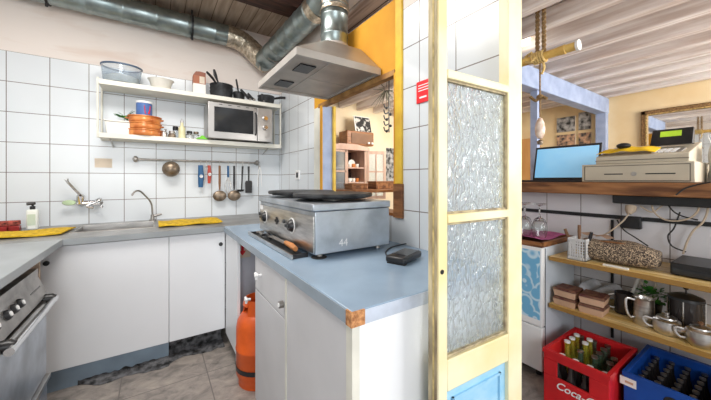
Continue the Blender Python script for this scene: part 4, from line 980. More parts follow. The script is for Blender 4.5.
cy = c1 - (c1 - c0) * .52; MB().tube([(dx + .001, cy, (zb1 + dz1) / 2 - .006), (dx - .004, cy, (zb1 + dz1) / 2 - .006)], .012, 16).build('lock', steel_dark, cd)
# cash register
r1 = P(596, 155, x=dx + .03).y; r0 = P(690, 155, x=dx + .03).y
cr = thing('cash_register', 'ivory cash register with a raised black display on the cash drawer', 'cash register', (dx + .2, (r0 + r1) / 2, dz1))
q = MB(); q.hexa([Vector((dx + .02, r0, dz1 + .001)), Vector((dx + .36, r0, dz1 + .001)), Vector((dx + .02, r1, dz1 + .001)), Vector((dx + .36, r1, dz1 + .001)),
                  Vector((dx + .03, r0, dz1 + .045)), Vector((dx + .35, r0, dz1 + .12)), Vector((dx + .03, r1, dz1 + .045)), Vector((dx + .35, r1, dz1 + .12))]); q.build('case', cream, cr, bevel=.005)
q = MB(); q.box(dx + .018, dx + .022, r0 + .0, r1 - .0, dz1 + .018, dz1 + .021); q.build('seam', cream_dark, cr)
d1 = P(650, 140, x=dx + .20).y; d0 = P(693, 140, x=dx + .20).y; zA = P(660, 142, x=dx + .20).z; zB = P(660, 129, x=dx + .20).z - .002
q = MB(); q.hexa([Vector((dx + .19, d0, zA - .02)), Vector((dx + .25, d0, zA - .02)), Vector((dx + .19, d1, zA - .02)), Vector((dx + .25, d1, zA - .02)),
                  Vector((dx + .225, d0, zB)), Vector((dx + .255, d0, zB)), Vector((dx + .225, d1 - .006, zB)), Vector((dx + .255, d1 - .006, zB))]); dp = q.build('display_head', black, cr, bevel=.003)
w_ = d1 - d0
q = MB(); zA2 = zA - .02
def dpt(f_, h_, o): return Vector((dx + .19 + .035 * h_ + o, d1 - w_ * f_, zA2 + (zB - zA2) * h_))
q.hexa([dpt(.74, .52, -.003), dpt(.74, .52, .002), dpt(.24, .52, -.003), dpt(.24, .52, .002), dpt(.74, .86, -.003), dpt(.74, .86, .002), dpt(.24, .86, -.003), dpt(.24, .86, .002)]); q.build('green_display', green_lcd, dp, smooth=False)
for i in range(5):
    for j in range(4):
        x = dx + .07 + j * .028; y = r0 + .04 + i * .024; z = dz1 + .045 + (x - dx - .03) / .32 * .075
        MB().box(x - .010, x + .010, y - .009, y + .009, z - .002, z + .006).build('key', white_p if i else steel_dark, cr, bevel=.001)
# yellow cloth and mouse on the register
ya, yb_ = P(598, 150, x=dx + .06).y, P(656, 150, x=dx + .06).y
tag(MB().sheet(lambda u, v: (dx + .035 + .13 * v, ya + (yb_ - ya) * u, dz1 + .052 + .13 * v * .235 + .006 + .022 * math.sin(PI * u) * (.5 + .5 * math.sin(PI * v)) + .003 * math.sin(17 * u)), 26, 10, .004).build('folded_cloth', cloth_y), 'bright yellow folded cloth lying on the cash register', 'cloth')
mp_ = Vector((dx + .07, P(623, 150, x=dx + .06).y, dz1 + .098))
ms = thing('computer_mouse', 'black computer mouse resting on the yellow cloth', 'mouse', mp_)
MB().ball(mp_ + Vector((0, 0, .006)), .034, 16, sx=.75, sz=.5).build('shell', black, ms); MB().tube([mp_ + Vector((.0, .0, .020)), mp_ + Vector((-.012, 0, .018))], .004, 8).build('wheel', steel_dark, ms)
# white bag at the right of the register
bg0 = P(692, 160, x=2.42).y - .04
q = MB(); random.seed(21)
q.box(2.36, 2.60, bg0 - .17, bg0 - .005, zb1 + .001, zb1 + .17)
bg_ = thing('paper_bag', 'white crumpled paper bag standing right of the cash register', 'bag', (2.48, bg0 - .09, zb1))
q.bm.free(); q = MB()
def bagpt(u, v):
    a = 2 * PI * u; r_ = .085 * (1 + .06 * math.sin(5 * a + 7 * v) + .05 * math.sin(11 * a)) * (1 - .12 * v)
    return Vector((2.48 + 1.2 * r_ * math.cos(a), bg0 - .095 + r_ * math.sin(a), zb1 + .001 + .20 * v + .012 * v * math.sin(7 * a)))
rings = [[q.bm.verts.new(bagpt(i / 28, j / 8)) for i in range(28)] for j in range(9)]
for a_, b2 in zip(rings, rings[1:]):
    for i in range(28): q._f([a_[i], a_[(i + 1) % 28], b2[(i + 1) % 28], b2[i]])
q._f(rings[0][::-1])
bo = q.build('bag_body', paper, bg_); sm = bo.modifiers.new('solid', 'SOLIDIFY'); sm.thickness = .002
MB().tube(bez([bagpt(.3, 1), bagpt(.3, 1) + Vector((0, 0, .05)), bagpt(.7, 1) + Vector((0, 0, .05)), bagpt(.7, 1)], 14), .002, 6).build('handle', paper, bg_)

# ------------------------------------------------------------------ fridge with glasses
fx0, fy0 = 1.845, .832; fz = H - .392
fr = thing('bar_fridge', 'low white fridge with a blue water pattern on its door', 'fridge', (fx0 + .22, fy0 + .27, 0))
MB().box(fx0 + .04, XB - .02, fy0, fy0 + .54, .04, fz).build('cabinet', mat('fridge white', (.74, .80, .87), .35, var=.02), fr, bevel=.005)
MB().box(fx0, fx0 + .037, fy0, fy0 + .54, .30, fz).build('door', white_p, fr, bevel=.005)
def water_mat():
    m, nt, b = nodes('blue ripple print'); L = nt.links.new
    geo = N(nt, 'ShaderNodeNewGeometry'); v = N(nt, 'ShaderNodeTexVoronoi', feature='F1', i_Scale=13.0); L(geo.outputs['Position'], v.inputs['Vector'])
    mm = N(nt, 'ShaderNodeMath', operation='MULTIPLY'); mm.inputs[1].default_value = 14; L(v.outputs['Distance'], mm.inputs[0])
    sn = N(nt, 'ShaderNodeMath', operation='SINE'); L(mm.outputs[0], sn.inputs[0])
    r = N(nt, 'ShaderNodeValToRGB'); r.color_ramp.elements[0].color = (.18, .48, .74, 1); r.color_ramp.elements[1].color = (.62, .80, .92, 1); r.color_ramp.elements[0].position = .2
    L(sn.outputs[0], r.inputs[0]); L(r.outputs[0], b.inputs['Base Color']); b.inputs['Roughness'].default_value = .3; return m
MB().box(fx0 - .002, fx0 - .0003, fy0 + .012, fy0 + .53, .34, fz - .02).build('printed_front', water_mat(), fr, smooth=False)
MB().box(fx0, fx0 + .037, fy0, fy0 + .54, .045, .295).build('lower_panel', white_p, fr, bevel=.004)
q = MB(); q.box(fx0 + .036, fx0 + .041, fy0 - .0008, fy0 + .01, .045, fz - .006); q.build('seal', rubber, fr)
for (x, y) in ((fx0 + .05, fy0 + .04), (XB - .07, fy0 + .04), (fx0 + .05, fy0 + .5), (XB - .07, fy0 + .5)): MB().tube([(x, y, 0), (x, y, .04)], .016, 10).build('foot', black, fr)
tray = thing('wooden_tray', 'dark wooden tray on top of the low fridge', 'tray', (2.04, 1.1, fz))
q = MB(); tz = fz + .001
q.box(fx0 + .0, XB - .05, fy0 + .0, fy0 + .52, tz, tz + .012); q.build('base', brown_wood, tray, smooth=False)
q = MB()
for (a0, a1, b0, b1) in ((fx0 - .003, fx0 + .012, fy0 - .003, fy0 + .523), (XB - .055, XB - .04, fy0 - .003, fy0 + .523), (fx0, XB - .04, fy0 - .003, fy0 + .012), (fx0, XB - .04, fy0 + .511, fy0 + .523)): q.box(a0, a1, b0, b1, tz + .012, tz + .03)
q.build('rim', red_wood, tray, smooth=False)
tag(MB().sheet(lambda u, v: (fx0 + .06 + .32 * v, fy0 + .03 + .46 * u, tz + .014 + .018 * (1 + math.sin(9 * u) * .3 + math.sin(7 * v + 2) * .3)), 20, 14, .004).build('cloth', pink_cloth), 'pink cloth spread in the wooden tray under the wine glasses', 'cloth')
zg = tz + .046
wg = thing('wine_glass', 'upturned wine glass nearest the white cutlery basket', 'glass', (0, 0, 0), 'wine glasses upside down on the pink cloth')
q = MB(); q.lathe([(.032, 0), (.040, .03), (.042, .065), (.030, .095), (.008, .110), (.004, .118), (.004, .185), (.008, .190), (.036, .196), (.036, .198), (0, .198), (0, .112), (.028, .093), (.040, .063), (.038, .03), (.030, 0)], (0, 0, 0), 24, close=True); q.build('glass_body', glass, wg)
gpos = [(1.93, .885), (1.93, .975), (1.93, 1.065), (2.03, 1.02), (2.03, .93), (2.03, 1.11)]
labs = ['upturned wine glass nearest the white cutlery basket', 'upturned wine glass second from the cutlery basket in the front row', 'upturned wine glass third from the cutlery basket in the front row', 'upturned wine glass in the middle of the back row', 'upturned wine glass in the back row nearest the basket', 'upturned wine glass in the back row nearest the leaf door']
for i, (x, y) in enumerate(gpos):
    loc = (x, y, zg)
    if i == 0: wg.location = loc; wg['label'] = labs[0]
    else: dup(wg, loc, label=labs[i])

# ------------------------------------------------------------------ pine shelves
SY1 = .822; SYN = -.55; xs0 = 1.90; xs1 = XB - .014
shelf_z = []
for i, (rz_, lab) in enumerate(((-.442, 'upper varnished pine shelf under the bar carrying the animal print pouch'), (-.716, 'lower varnished pine shelf under the bar carrying the steel jugs'))):
    s = thing('pine_shelf', lab, 'shelf', (2.1, .1, H + rz_ - .024))
    q = MB()
    for k2 in range(8):
        a0 = xs0 + k2 * (xs1 - xs0) / 8; q.box(a0, a0 + (xs1 - xs0) / 8 - .002, SYN, SY1, H + rz_ - .024, H + rz_)
    q.build('boards', pine, s, bevel=.002)
    for yy in (.64, .1, -.4):
        MB().tube([(xs1 - .002, yy, H + rz_ - .028), (xs0 + .06, yy, H + rz_ - .030)], [.012, .007], 8).build('bracket', black, s)
    shelf_z.append(H + rz_)
for yy, lab in ((.64, 'black slotted shelf upright on the tiles behind the burger boxes'), (.1, 'black slotted shelf upright on the tiles behind the steel jugs')):
    tag(MB().box(XB - .012, XB - .001, yy - .006, yy + .006, .2, H - .24).build('shelf_upright', black), lab, 'shelf upright')
za_, zb_ = shelf_z
# white cutlery basket
p = Vector((1.975, P(580, 240, x=1.975).y, za_))
cbk = thing('cutlery_basket', 'white lattice cutlery basket at the left end of the upper pine shelf', 'basket', p)
q = MB(); bw = .042; bd = .05; bh = .115
q.box(p.x - bd, p.x + bd, p.y - bw, p.y + bw, za_, za_ + .004)
for zz in (.0, .105): 
    for (a0, a1, b0, b1) in ((-bd, -bd + .003, -bw, bw), (bd - .003, bd, -bw, bw), (-bd, bd, -bw, -bw + .003), (-bd, bd, bw - .003, bw)): q.box(p.x + a0, p.x + a1, p.y + b0, p.y + b1, za_ + zz, za_ + zz + .014)
n = 7
for i in range(n + 1):
    yy = p.y - bw + i * (2 * bw - .003) / n
    for xx in (p.x - bd, p.x + bd - .003): q.box(xx, xx + .003, yy, yy + .004, za_, za_ + bh)
    xx = p.x - bd + i * (2 * bd - .003) / n
    for yy in (p.y - bw, p.y + bw - .003): q.box(xx, xx + .004, yy, yy + .003, za_, za_ + bh)
for i in range(1, 7):
    z = za_ + i * .015
    for xx in (p.x - bd, p.x + bd - .003): q.box(xx, xx + .003, p.y - bw, p.y + bw, z, z + .003)
    for yy in (p.y - bw, p.y + bw - .003): q.box(p.x - bd, p.x + bd, yy, yy + .003, z, z + .003)
q.build('lattice', white_p, cbk, smooth=False)
for i, (ox_, oy_, tx, ty, L_, m_, lab) in enumerate(((0, .02, -.01, .05, .155, wood_spoon, 'brown handled knife leaning left in the cutlery basket'), (-.01, .0, 0, .0, .185, wood_spoon, 'tall brown handled knife upright in the cutlery basket'), (.01, -.02, 0, -.03, .15, black, 'black handled knife leaning right in the cutlery basket'))):
    b0 = p + Vector((ox_, oy_, .006)); k3 = thing('table_knife', lab, 'knife', b0, 'knives in the basket')
    e1 = b0 + Vector((tx, ty, L_)); m1 = b0.lerp(e1, .55)
    MB().tube([b0, m1], .003, 6).build('blade', steel, k3); MB().tube([m1, b0.lerp(e1, .8), e1], [.006, .009, .008], 8).build('handle', m_, k3)
# animal print pouch
ca, cb2 = P(582, 255, x=2.03).y, P(660, 262, x=2.03).y
pc = Vector((2.04, (ca + cb2) / 2, za_)); L_ = (ca - cb2) / 2
po = thing('pouch', 'animal print fabric pouch slumped on the upper pine shelf', 'pouch', pc)
q = MB(); rings = []
for j in range(17):
    f_ = j / 16; yy = pc.y - L_ * math.cos(PI * f_); rr = max(.004, math.sin(PI * f_) ** .27)
    ring = []
    for i in range(24):
        a = 2 * PI * i / 24; ca_, sa_ = math.cos(a), math.sin(a)
        x = pc.x + .085 * rr * (abs(ca_) ** .8) * (1 if ca_ > 0 else -1)
        z = za_ + .056 + .055 * rr * (abs(sa_) ** .75) * (1 if sa_ > 0 else -1) * (1 + .16 * math.sin(4 * f_ * PI + a * 2) * (1 if sa_ > 0 else 0)) + (.012 * f_ if sa_ > 0 else 0)
        ring.append(q.bm.verts.new((x, yy, max(z, za_ + .001))))
    rings.append(ring)
for a_, b2 in zip(rings, rings[1:]):
    for i in range(24): q._f([a_[i], a_[(i + 1) % 24], b2[(i + 1) % 24], b2[i]])
q._f(rings[0][::-1]); q._f(rings[-1]); q.build('pouch_body', leopard, po)
MB().tube(bez([(pc.x - .03, pc.y + L_ * .75, za_ + .102), (pc.x - .035, pc.y, za_ + .113), (pc.x - .03, pc.y - L_ * .75, za_ + .100)], 14), .005, 8).build('zip', brown_wood, po)
q = MB(); lb = P(615, 267, x=1.945)
tag(MB().box(1.925, 1.945, lb.y - .055, lb.y + .045, za_ + .0005, za_ + .007).build('card_strip', paper), 'narrow white card strip lying before the animal print pouch', 'card')
tag(MB().sheet(lambda u, v: (2.06 + .13 * v, .60 + .12 * u, za_ + .118 + .02 * u - .012 * v + .008 * math.sin(6 * u)), 10, 6, .002).build('paper_slip', mat('old brown paper', (.46, .30, .20), .8)), 'brown paper slip lying over the left end of the pouch', 'paper')
# black recorder box
q1 = P(670, 265, x=2.0).y
rb_ = thing('recorder_box', 'flat black recorder box at the right of the upper pine shelf', 'device', (2.12, q1 - .15, za_))
MB().box(2.0, 2.25, q1 - .32, q1, za_ + .004, za_ + .058).build('case', black, rb_, bevel=.004)
MB().box(1.997, 2.0, q1 - .31, q1 - .01, za_ + .012, za_ + .035).build('fascia', smoke_glass, rb_)
for (x, y) in ((2.02, q1 - .02), (2.02, q1 - .3), (2.23, q1 - .02), (2.23, q1 - .3)): MB().tube([(x, y, za_), (x, y, za_ + .006)], .008, 8).build('foot', rubber, rb_)
# socket, plug and cables on the bar wall
p = P(632, 222, x=XB - .013)
sk = thing('socket_box', 'black surface socket box on the rail of the bar wall', 'socket', Vector((XB - .03, p.y, p.z)))
MB().box(XB - .05, XB - .013, p.y - .045, p.y + .045, p.z - .035, p.z + .035).build('box', black, sk, bevel=.004)
p = P(631, 210, x=XB - .055)
pg = thing('power_plug', 'beige power plug pushed in above the black socket box', 'plug', p)
MB().tube([p + Vector((0, 0, .02)), p + Vector((-.01, 0, .0)), p + Vector((-.02, .005, -.02))], [.026, .024, .012], 12).build('plug_body', wire_beige, pg)
MB().tube(bez([p + Vector((-.02, .005, -.02)), P(622, 222, x=2.2), P(606, 234, x=2.18), P(596, 236, x=2.22)], 20), .004, 8).build('flex', wire_beige, pg)
def cable(pts, r, m_, lab): tag(MB().tube(bez(pts, 60), r, 8).build('cable', m_), lab, 'cable')
XX = XB - .04
cable([P(657, 197, x=XX), P(652, 206, x=XX), P(658, 216, x=XX), P(672, 221, x=XX), P(690, 218, x=XX), P(699, 208, x=XX), P(695, 198, x=XX), P(684, 195, x=XX)], .0045, wire_beige, 'large beige cable loop hanging under the bar counter')
cable([P(705, 196, x=XX), P(708, 208, x=XX), P(703, 222, x=XX), P(694, 230, x=XX), P(688, 240, x=XX), P(683, 254, x=XX)], .0045, wire_beige, 'beige cable running down the right of the bar wall to the recorder box')
cable([P(664, 198, x=XX), P(672, 210, x=XX), P(682, 216, x=XX), P(698, 220, x=XX)], .0035, wire_blk, 'short black cable sagging inside the beige loop')
cable([P(680, 212, x=XX), P(674, 228, x=XX), P(668, 236, x=XX), P(672, 246, x=XX), P(686, 252, x=XX)], .0035, wire_blk, 'black cable hooking down behind the recorder box')
cable([P(617, 220, x=XX - .02), P(624, 230, x=XX - .03), P(636, 238, x=XX - .03), P(648, 246, x=XX - .04)], .0035, wire_blk, 'black cable dropping from the socket towards the pouch')
cable([P(676, 195, x=2.10), P(684, 189, x=2.11), P(696, 185, x=2.12), P(711, 182, x=2.12)], .0035, wire_blk, 'black cable passing across the front edge of the bar counter')
cable([P(640, 206, x=XX), P(652, 212, x=XX), P(663, 205, x=XX), P(672, 198, x=XX)], .0035, wire_beige, 'short beige cable left of the large cable loop')

# burger boxes on the lower pine shelf
bx_ = thing('burger_box', '', 'box', (0, 0, 0), 'burger boxes on the lower pine shelf')
q = MB(); q.hexa([Vector((-.055, -.05, 0)), Vector((.055, -.05, 0)), Vector((-.055, .05, 0)), Vector((.055, .05, 0)), Vector((-.06, -.056, .034)), Vector((.06, -.056, .034)), Vector((-.06, .056, .034)), Vector((.06, .056, .034))]); q.build('base', kraft, bx_, bevel=.002)
q = MB(); q.hexa([Vector((-.061, -.057, .035)), Vector((.061, -.057, .035)), Vector((-.061, .057, .035)), Vector((.061, .057, .035)), Vector((-.055, -.05, .048)), Vector((.055, -.05, .048)), Vector((-.055, .05, .048)), Vector((.055, .05, .048))]); q.build('lid', maroon, bx_, bevel=.003)
spots = [(1.975, P(566, 300, x=1.975).y - .01, 0, 'lower burger box of the left stack by the fridge'), (1.98, P(566, 300, x=1.975).y - .01, 1, 'upper burger box of the left stack by the fridge'), (1.975, P(592, 300, x=1.975).y - .008, 0, 'lower burger box of the right stack towards the steel jugs'), (1.98, P(592, 300, x=1.975).y - .008, 1, 'upper burger box of the right stack towards the steel jugs')]
for i, (x, y, lv, lab) in enumerate(spots):
    loc = (x, y, zb_ + .001 + lv * .050)
    if i == 0: bx_.location = loc; bx_['label'] = lab
    else: dup(bx_, loc, rz=.05 * (i - 1), label=lab)

def vessel(loc, prof, label, name='milk_jug', m_=steel, handle=None, hm=None, lid=None, knobm=None, spout=False):
    t_ = thing(name, label, 'jug', loc, 'steel jugs on the lower pine shelf'); c0 = Vector(loc)
    MB().lathe(prof, c0, 30).build('body', m_, t_)
    if handle:
        a, r_, z0, z1 = handle; d = Vector((math.cos(a), math.sin(a), 0))
        MB().tube(bez([c0 + d * (r_ - .002) + Vector((0, 0, z1)), c0 + d * (r_ + .03) + Vector((0, 0, z1 + .003)), c0 + d * (r_ + .032) + Vector((0, 0, (z0 + z1) / 2)), c0 + d * (r_ + .018) + Vector((0, 0, z0)), c0 + d * (r_ - .002) + Vector((0, 0, z0))], 20), .006, 8, flat=.8).build('handle', hm or m_, t_)
    if lid:
        r_, z = lid; l_ = MB().lathe([(0, z), (r_, z), (r_ * .95, z + .006), (r_ * .3, z + .014), (0, z + .014)], c0, 26).build('lid', m_, t_)
        MB().lathe([(0, z + .014), (.006, z + .014), (.010, z + .026), (0, z + .03)], c0, 12).build('lid_knob', knobm or m_, l_)
    if spout:
        d = Vector((-.5, -.86, 0)); MB().tube([c0 + d * .05 + Vector((0, 0, .035)), c0 + d * .075 + Vector((0, 0, .055)), c0 + d * .085 + Vector((0, 0, .07))], [.014, .009, .007], 10).build('spout', m_, t_)
    return t_
jz = zb_ + .001
vessel((2.02, P(644, 310, x=2.02).y, jz), [(0, 0), (.040, 0), (.041, .004), (.039, .06), (.038, .125), (.041, .13), (.039, .131), (.035, .124), (.036, .01), (0, .008)], 'tall open steel milk jug on the lower pine shelf', handle=(2.2, .039, .03, .115))
vessel((1.985, P(667, 320, x=1.985).y, jz), [(0, 0), (.040, 0), (.048, .012), (.050, .04), (.047, .062), (.034, .072), (0, .072)], 'round steel teapot between the tall jug and the right one', name='teapot', handle=(1.9, .047, .02, .055), lid=(.036, .072), knobm=steel, spout=True)
vessel((1.96, P(701, 330, x=1.96).y, jz), [(0, 0), (.038, 0), (.046, .012), (.048, .04), (.045, .064), (.034, .074), (0, .074)], 'steel teapot with a dark lid knob at the right end of the jugs', name='teapot', handle=(1.9, .045, .02, .055), lid=(.034, .074), knobm=wood_spoon)
c0 = Vector((2.09, P(686, 315, x=2.09).y, jz))
cp_ = thing('coffee_press', 'dark glass coffee press with a steel band behind the teapots', 'coffee press', c0)
MB().lathe([(0, 0), (.058, 0), (.060, .005), (.060, .15), (0, .15)], c0, 28).build('beaker', glass_dark, cp_)
MB().lathe([(.0605, 0), (.063, 0), (.063, .02), (.0605, .02)], c0, 28, close=True).build('base_ring', steel, cp_)
MB().lathe([(0, .15), (.063, .15), (.061, .162), (.03, .175), (0, .176)], c0, 28).build('lid', black, cp_)
for a in (0, PI / 2, PI, 3 * PI / 2): MB().tube([c0 + Vector((.061 * math.cos(a), .061 * math.sin(a), .02)), c0 + Vector((.061 * math.cos(a), .061 * math.sin(a), .15))], .003, 6).build('frame_rod', steel, cp_)
MB().tube([c0 + Vector((0, 0, .176)), c0 + Vector((0, 0, .20))], .003, 8).ball(c0 + Vector((0, 0, .205)), .011, 10).build('plunger', black, cp_)
c0 = Vector((2.10, P(624, 300, x=2.10).y, jz))
mg = thing('glass_mug', 'dark glass mug left of the tall milk jug', 'mug', c0)
MB().lathe([(0, 0), (.038, 0), (.040, .01), (.040, .11), (.037, .11), (.036, .012), (0, .01)], c0, 24).build('body', glass_dark, mg)
MB().tube(bez([c0 + Vector((-.02, .036, .095)), c0 + Vector((-.035, .065, .08)), c0 + Vector((-.03, .06, .03)), c0 + Vector((-.02, .036, .02))], 14), .005, 8).build('handle', steel_dark, mg)
# herb pot behind the tall jug
hp = Vector((2.19, P(654, 305, x=2.19).y + .01, jz))
ht = thing('potted_herb', 'bright green potted herb behind the tall milk jug', 'plant', hp)
MB().lathe([(0, 0), (.035, 0), (.045, .07), (.042, .07), (.033, .004), (0, .004)], hp, 20).build('pot', black, ht)
q = MB(); random.seed(9)
for i in range(70):
    a = random.uniform(0, 2 * PI); el = random.uniform(-.1, 1.3); R0 = random.uniform(.03, .07)
    d = Vector((math.cos(a) * math.cos(el), math.sin(a) * math.cos(el), math.sin(el))); b0 = hp + Vector((0, 0, .09)) + d * R0
    s_ = d.cross(Vector((.1, .2, 1))).normalized() * .014
    q.sheet(lambda u, v: b0 + d * .028 * u + s_ * (v - .5) * 2 * math.sin(PI * min(.97, u + .08)) + Vector((0, 0, -.008 * u * u)), 3, 2, .0008)
q.build('leaves', green_leaf, ht)
q = MB()
for i in range(7):
    a = i * .9; q.tube([hp + Vector((0, 0, .005)), hp + Vector((.03 * math.cos(a), .03 * math.sin(a), .10))], .002, 5)
q.build('stems', green_leaf, ht)
# ring of pale tube and straws behind
c0 = P(650, 282, x=2.24)
tag(MB().tube(arc((2.20, c0.y + .0, zb_ + .165), .034, 0, 2 * PI, 24, (.3, .95, 0), (0, 0, 1)), .006, 8, cap=False).build('rubber_ring', mat('pale rubber', (.62, .55, .45), .7)), 'pale rubber ring leaning above the potted herb', 'ring')
for i in range(3):
    b0 = Vector((2.19 + .015 * i, P(626 + 4 * i, 300, x=2.19).y - .0, jz)); e1 = b0 + Vector((0.02, -.05, .18))
    tag(MB().tube([b0, b0.lerp(e1, .6), e1], .008, 8).build('paper_roll', paper), ['leftmost', 'middle', 'rightmost'][i] + ' of three slanting pale paper rolls behind the glass mug', 'paper roll', 'slanting paper rolls')
c0 = Vector((2.20, .61, jz)); 
tag(MB().sheet(lambda u, v: (2.10 + .16 * v, .535 + .22 * u, jz + .012 + .05 * abs(math.sin(7 * u + 2 * v)) * (1 - .2 * v) + .05 * v), 22, 10, .002).build('plastic_bag', mat('crumpled grey plastic', (.55, .56, .60), .35, var=.2, scale=18)), 'crumpled grey plastic bag behind the burger boxes', 'bag')

# ------------------------------------------------------------------ crates
def crate(x0, x1, y0, y1, zt, m_, name, label, win=True, nx=6, ny=4):
    t_ = thing(name, label, 'crate', ((x0 + x1) / 2, (y0 + y1) / 2, 0)); q = MB(); w_ = .014
    q.box(x0, x1, y0, y1, .0, .012)
    q.box(x1 - w_, x1, y0, y1, .012, zt)                      # back
    q.box(x0 + w_, x1 - w_, y0, y0 + w_, .012, zt); q.box(x0 + w_, x1 - w_, y1 - w_, y1, .012, zt)
    if win:                                                  # front with a hand hole
        hy0, hy1, hz0, hz1 = y0 + .075, y1 - .06, zt - .125, zt - .045
        q.box(x0, x0 + w_, y0, y1, hz1, zt); q.box(x0, x0 + w_, y0, y1, .012, hz0); q.box(x0, x0 + w_, y0, hy0, hz0, hz1); q.box(x0, x0 + w_, hy1, y1, hz0, hz1)
    else: q.box(x0, x0 + w_, y0, y1, .012, zt)
    q.build('shell', m_, t_, smooth=False, bevel=.003)
    q = MB()
    for i in range(1, ny): yy = y0 + w_ + (y1 - y0 - 2 * w_) * i / ny; q.box(x0 + w_, x1 - w_, yy - .002, yy + .002, .012, .11)
    for i in range(1, nx): xx = x0 + w_ + (x1 - x0 - 2 * w_) * i / nx; q.box(xx - .002, xx + .002, y0 + w_, y1 - w_, .012, .11)
    q.build('dividers', m_, t_, smooth=False)
    q = MB()
    for (a0, a1, b0, b1) in ((x0 - .004, x0, y0 - .004, y1 + .004), (x1, x1 + .004, y0 - .004, y1 + .004), (x0, x1, y0 - .004, y0), (x0, x1, y1, y1 + .004)): q.box(a0, a1, b0, b1, zt - .018, zt)
    q.build('rim', m_, t_, smooth=False)
    return t_
rc = crate(1.675, 2.065, .478, .748, .28, red_m, 'bottle_crate', 'red plastic bottle crate with white lettering on the floor under the shelves')
cpn = P(581, 397.5, x=1.6735)
lettering('lettering', 'Coca-Cola', .050, facing_minus_x((1.6735, cpn.y, cpn.z)), white_p, rc, .0006, shear=.35, bold=.0006)
bc = crate(1.775, 2.165, .16, .455, .28, blue_crate, 'bottle_crate', 'blue plastic bottle crate with a white label right of the red crate', win=False, nx=7, ny=5)
p = P(628, 382, x=1.774)
MB().box(1.7725, 1.7745, p.y - .028, p.y + .028, p.z - .018, p.z + .018, M=None).build('label', paper, bc)
MB().box(1.7718, 1.7726, p.y - .018, p.y + .010, p.z - .006, p.z + .004).build('label_print', kraft, bc)
p = Vector((1.773, .30, .225)); MB().lathe([(0, 0), (.026, 0), (.024, .002), (0, .002)], p, 20, Matrix.Rotation(-PI / 2, 3, 'Y')).build('emblem', black, bc)
# bottles
def bottle_proto(m_, cap, h, label, group, fat=.030):
    t_ = thing('bottle', label, 'bottle', (0, 0, 0), group)
    MB().lathe([(0, .0), (fat * .9, 0), (fat, .006), (fat, h * .48), (fat * .75, h * .62), (fat * .42, h * .76), (fat * .38, h * .93), (fat * .46, h * .94), (fat * .46, h * .97), (0, h * .97)], (0, 0, 0), 20).build('glass_body', m_, t_)
    MB().lathe([(0, h * .97), (fat * .50, h * .965), (fat * .50, h), (0, h * 1.005)], (0, 0, 0), 16).build('cap', cap, t_)
    return t_
row_n = ['front', 'second', 'third', 'fourth', 'fifth', 'sixth', 'seventh']; col_n = ['leftmost', 'second from left', 'third from left', 'fourth from left', 'rightmost']
protos = {}
random.seed(2)
def fill(x0, x1, y0, y1, kindf, nx, ny, where, group):
    for i in range(nx):
        for j in range(ny):
            kd = kindf(i, j)
            if kd is None: continue
            key, m_, cap, h, word, fat = kd
            x = x0 + .014 + (x1 - x0 - .028) * (i + .5) / nx; y = y1 - .014 - (y1 - y0 - .028) * (j + .5) / ny
            lab = '%s bottle in the %s row of the %s, %s' % (word, row_n[i], where, col_n[j])
            if (key, where) not in protos:
                o = bottle_proto(m_, cap, h, lab, group, fat); o.location = (x, y, .013); protos[(key, where)] = o
            else: dup(protos[(key, where)], (x, y, .013), label=lab)
def kred(i, j):
    if j == 0 and i in (2, 3, 4): return ('y', glass_yel, white_p, .275, 'yellow green', .028)
    if j == 1 and i in (3, 4): return ('y', glass_yel, white_p, .275, 'yellow green', .028)
    if (i, j) in ((5, 3), (4, 3)): return None
    if i < 2: return ('c', glass_dark, white_p, .22, 'dark brown', .028)
    return ('g', glass_gr, steel, .25, 'green glass', .028)
fill(1.675, 2.065, .478, .748, kred, 6, 4, 'red crate', 'bottles in the red crate')
fill(1.775, 2.165, .16, .455, lambda i, j: ('d', glass_dark, steel_dark, .235, 'small dark', .022), 7, 5, 'blue crate', 'bottles in the blue crate')

# ------------------------------------------------------------------ rope, pole, lamp
xp = 2.02
e0 = P(577, 45.5, x=xp); e1 = P(520, 66, x=xp); e1.z = e0.z
bpz = e0.z
po_ = thing('bamboo_pole', 'thick yellow bamboo pole with a pale cut end slung in ropes above the bar', 'pole', (xp, .9, bpz - .03))
q = MB(); P2 = []; rs = []
for i in range(9):
    y = e0.y + (1.16 - e0.y) * i / 8; P2 += [Vector((xp, y, bpz)), Vector((xp, y + .004, bpz))]; rs += [.024, .028 if i % 3 == 1 else .024]
q.tube(P2, rs, 16); q.build('cane', bamboo, po_)
MB().tube([(xp, e0.y + .002, bpz), (xp, e0.y - .012, bpz)], [.031, .031], 20).build('cut_end', paper, po_)
for i, pxx in enumerate((537.5, 544)):
    y = P(pxx, 40, x=xp).y
    r_ = MB(); zb2 = bpz + .02; n = 40
    for s in (0, PI):
        r_.tube([Vector((xp + .006 * math.cos(s + k2 * .9), y + .006 * math.sin(s + k2 * .9), zb2 + (ZR - zb2) * k2 / n)) for k2 in range(n + 1)], .008, 6)
    tag(r_.build('hanging_rope', rope_m), ['thick twisted rope holding the bamboo pole, the one nearer the leaf door', 'thick twisted rope holding the bamboo pole, the one farther from the leaf door'][i], 'rope', 'ropes holding the pole')
kn = MB(); y = P(539, 60, x=xp).y
for k2 in range(5): kn.tube(arc((xp, y - .03 + k2 * .015, bpz), .033, 0, 2 * PI, 14, (1, 0, .0), (0, 0.15, 1)), .0075, 6, cap=False)
kn.tube(bez([(xp - .03, y, bpz), (xp - .045, y + .03, bpz - .03), (xp - .02, y + .07, bpz - .01), (xp, y + .08, bpz + .03), (xp - .03, y + .03, bpz + .035)], 26), .008, 6)
kn.tube(bez([(xp, y - .02, bpz - .02), (xp, y - .03, bpz - .07), (xp, y - .015, bpz - .11)], 12), .007, 6)
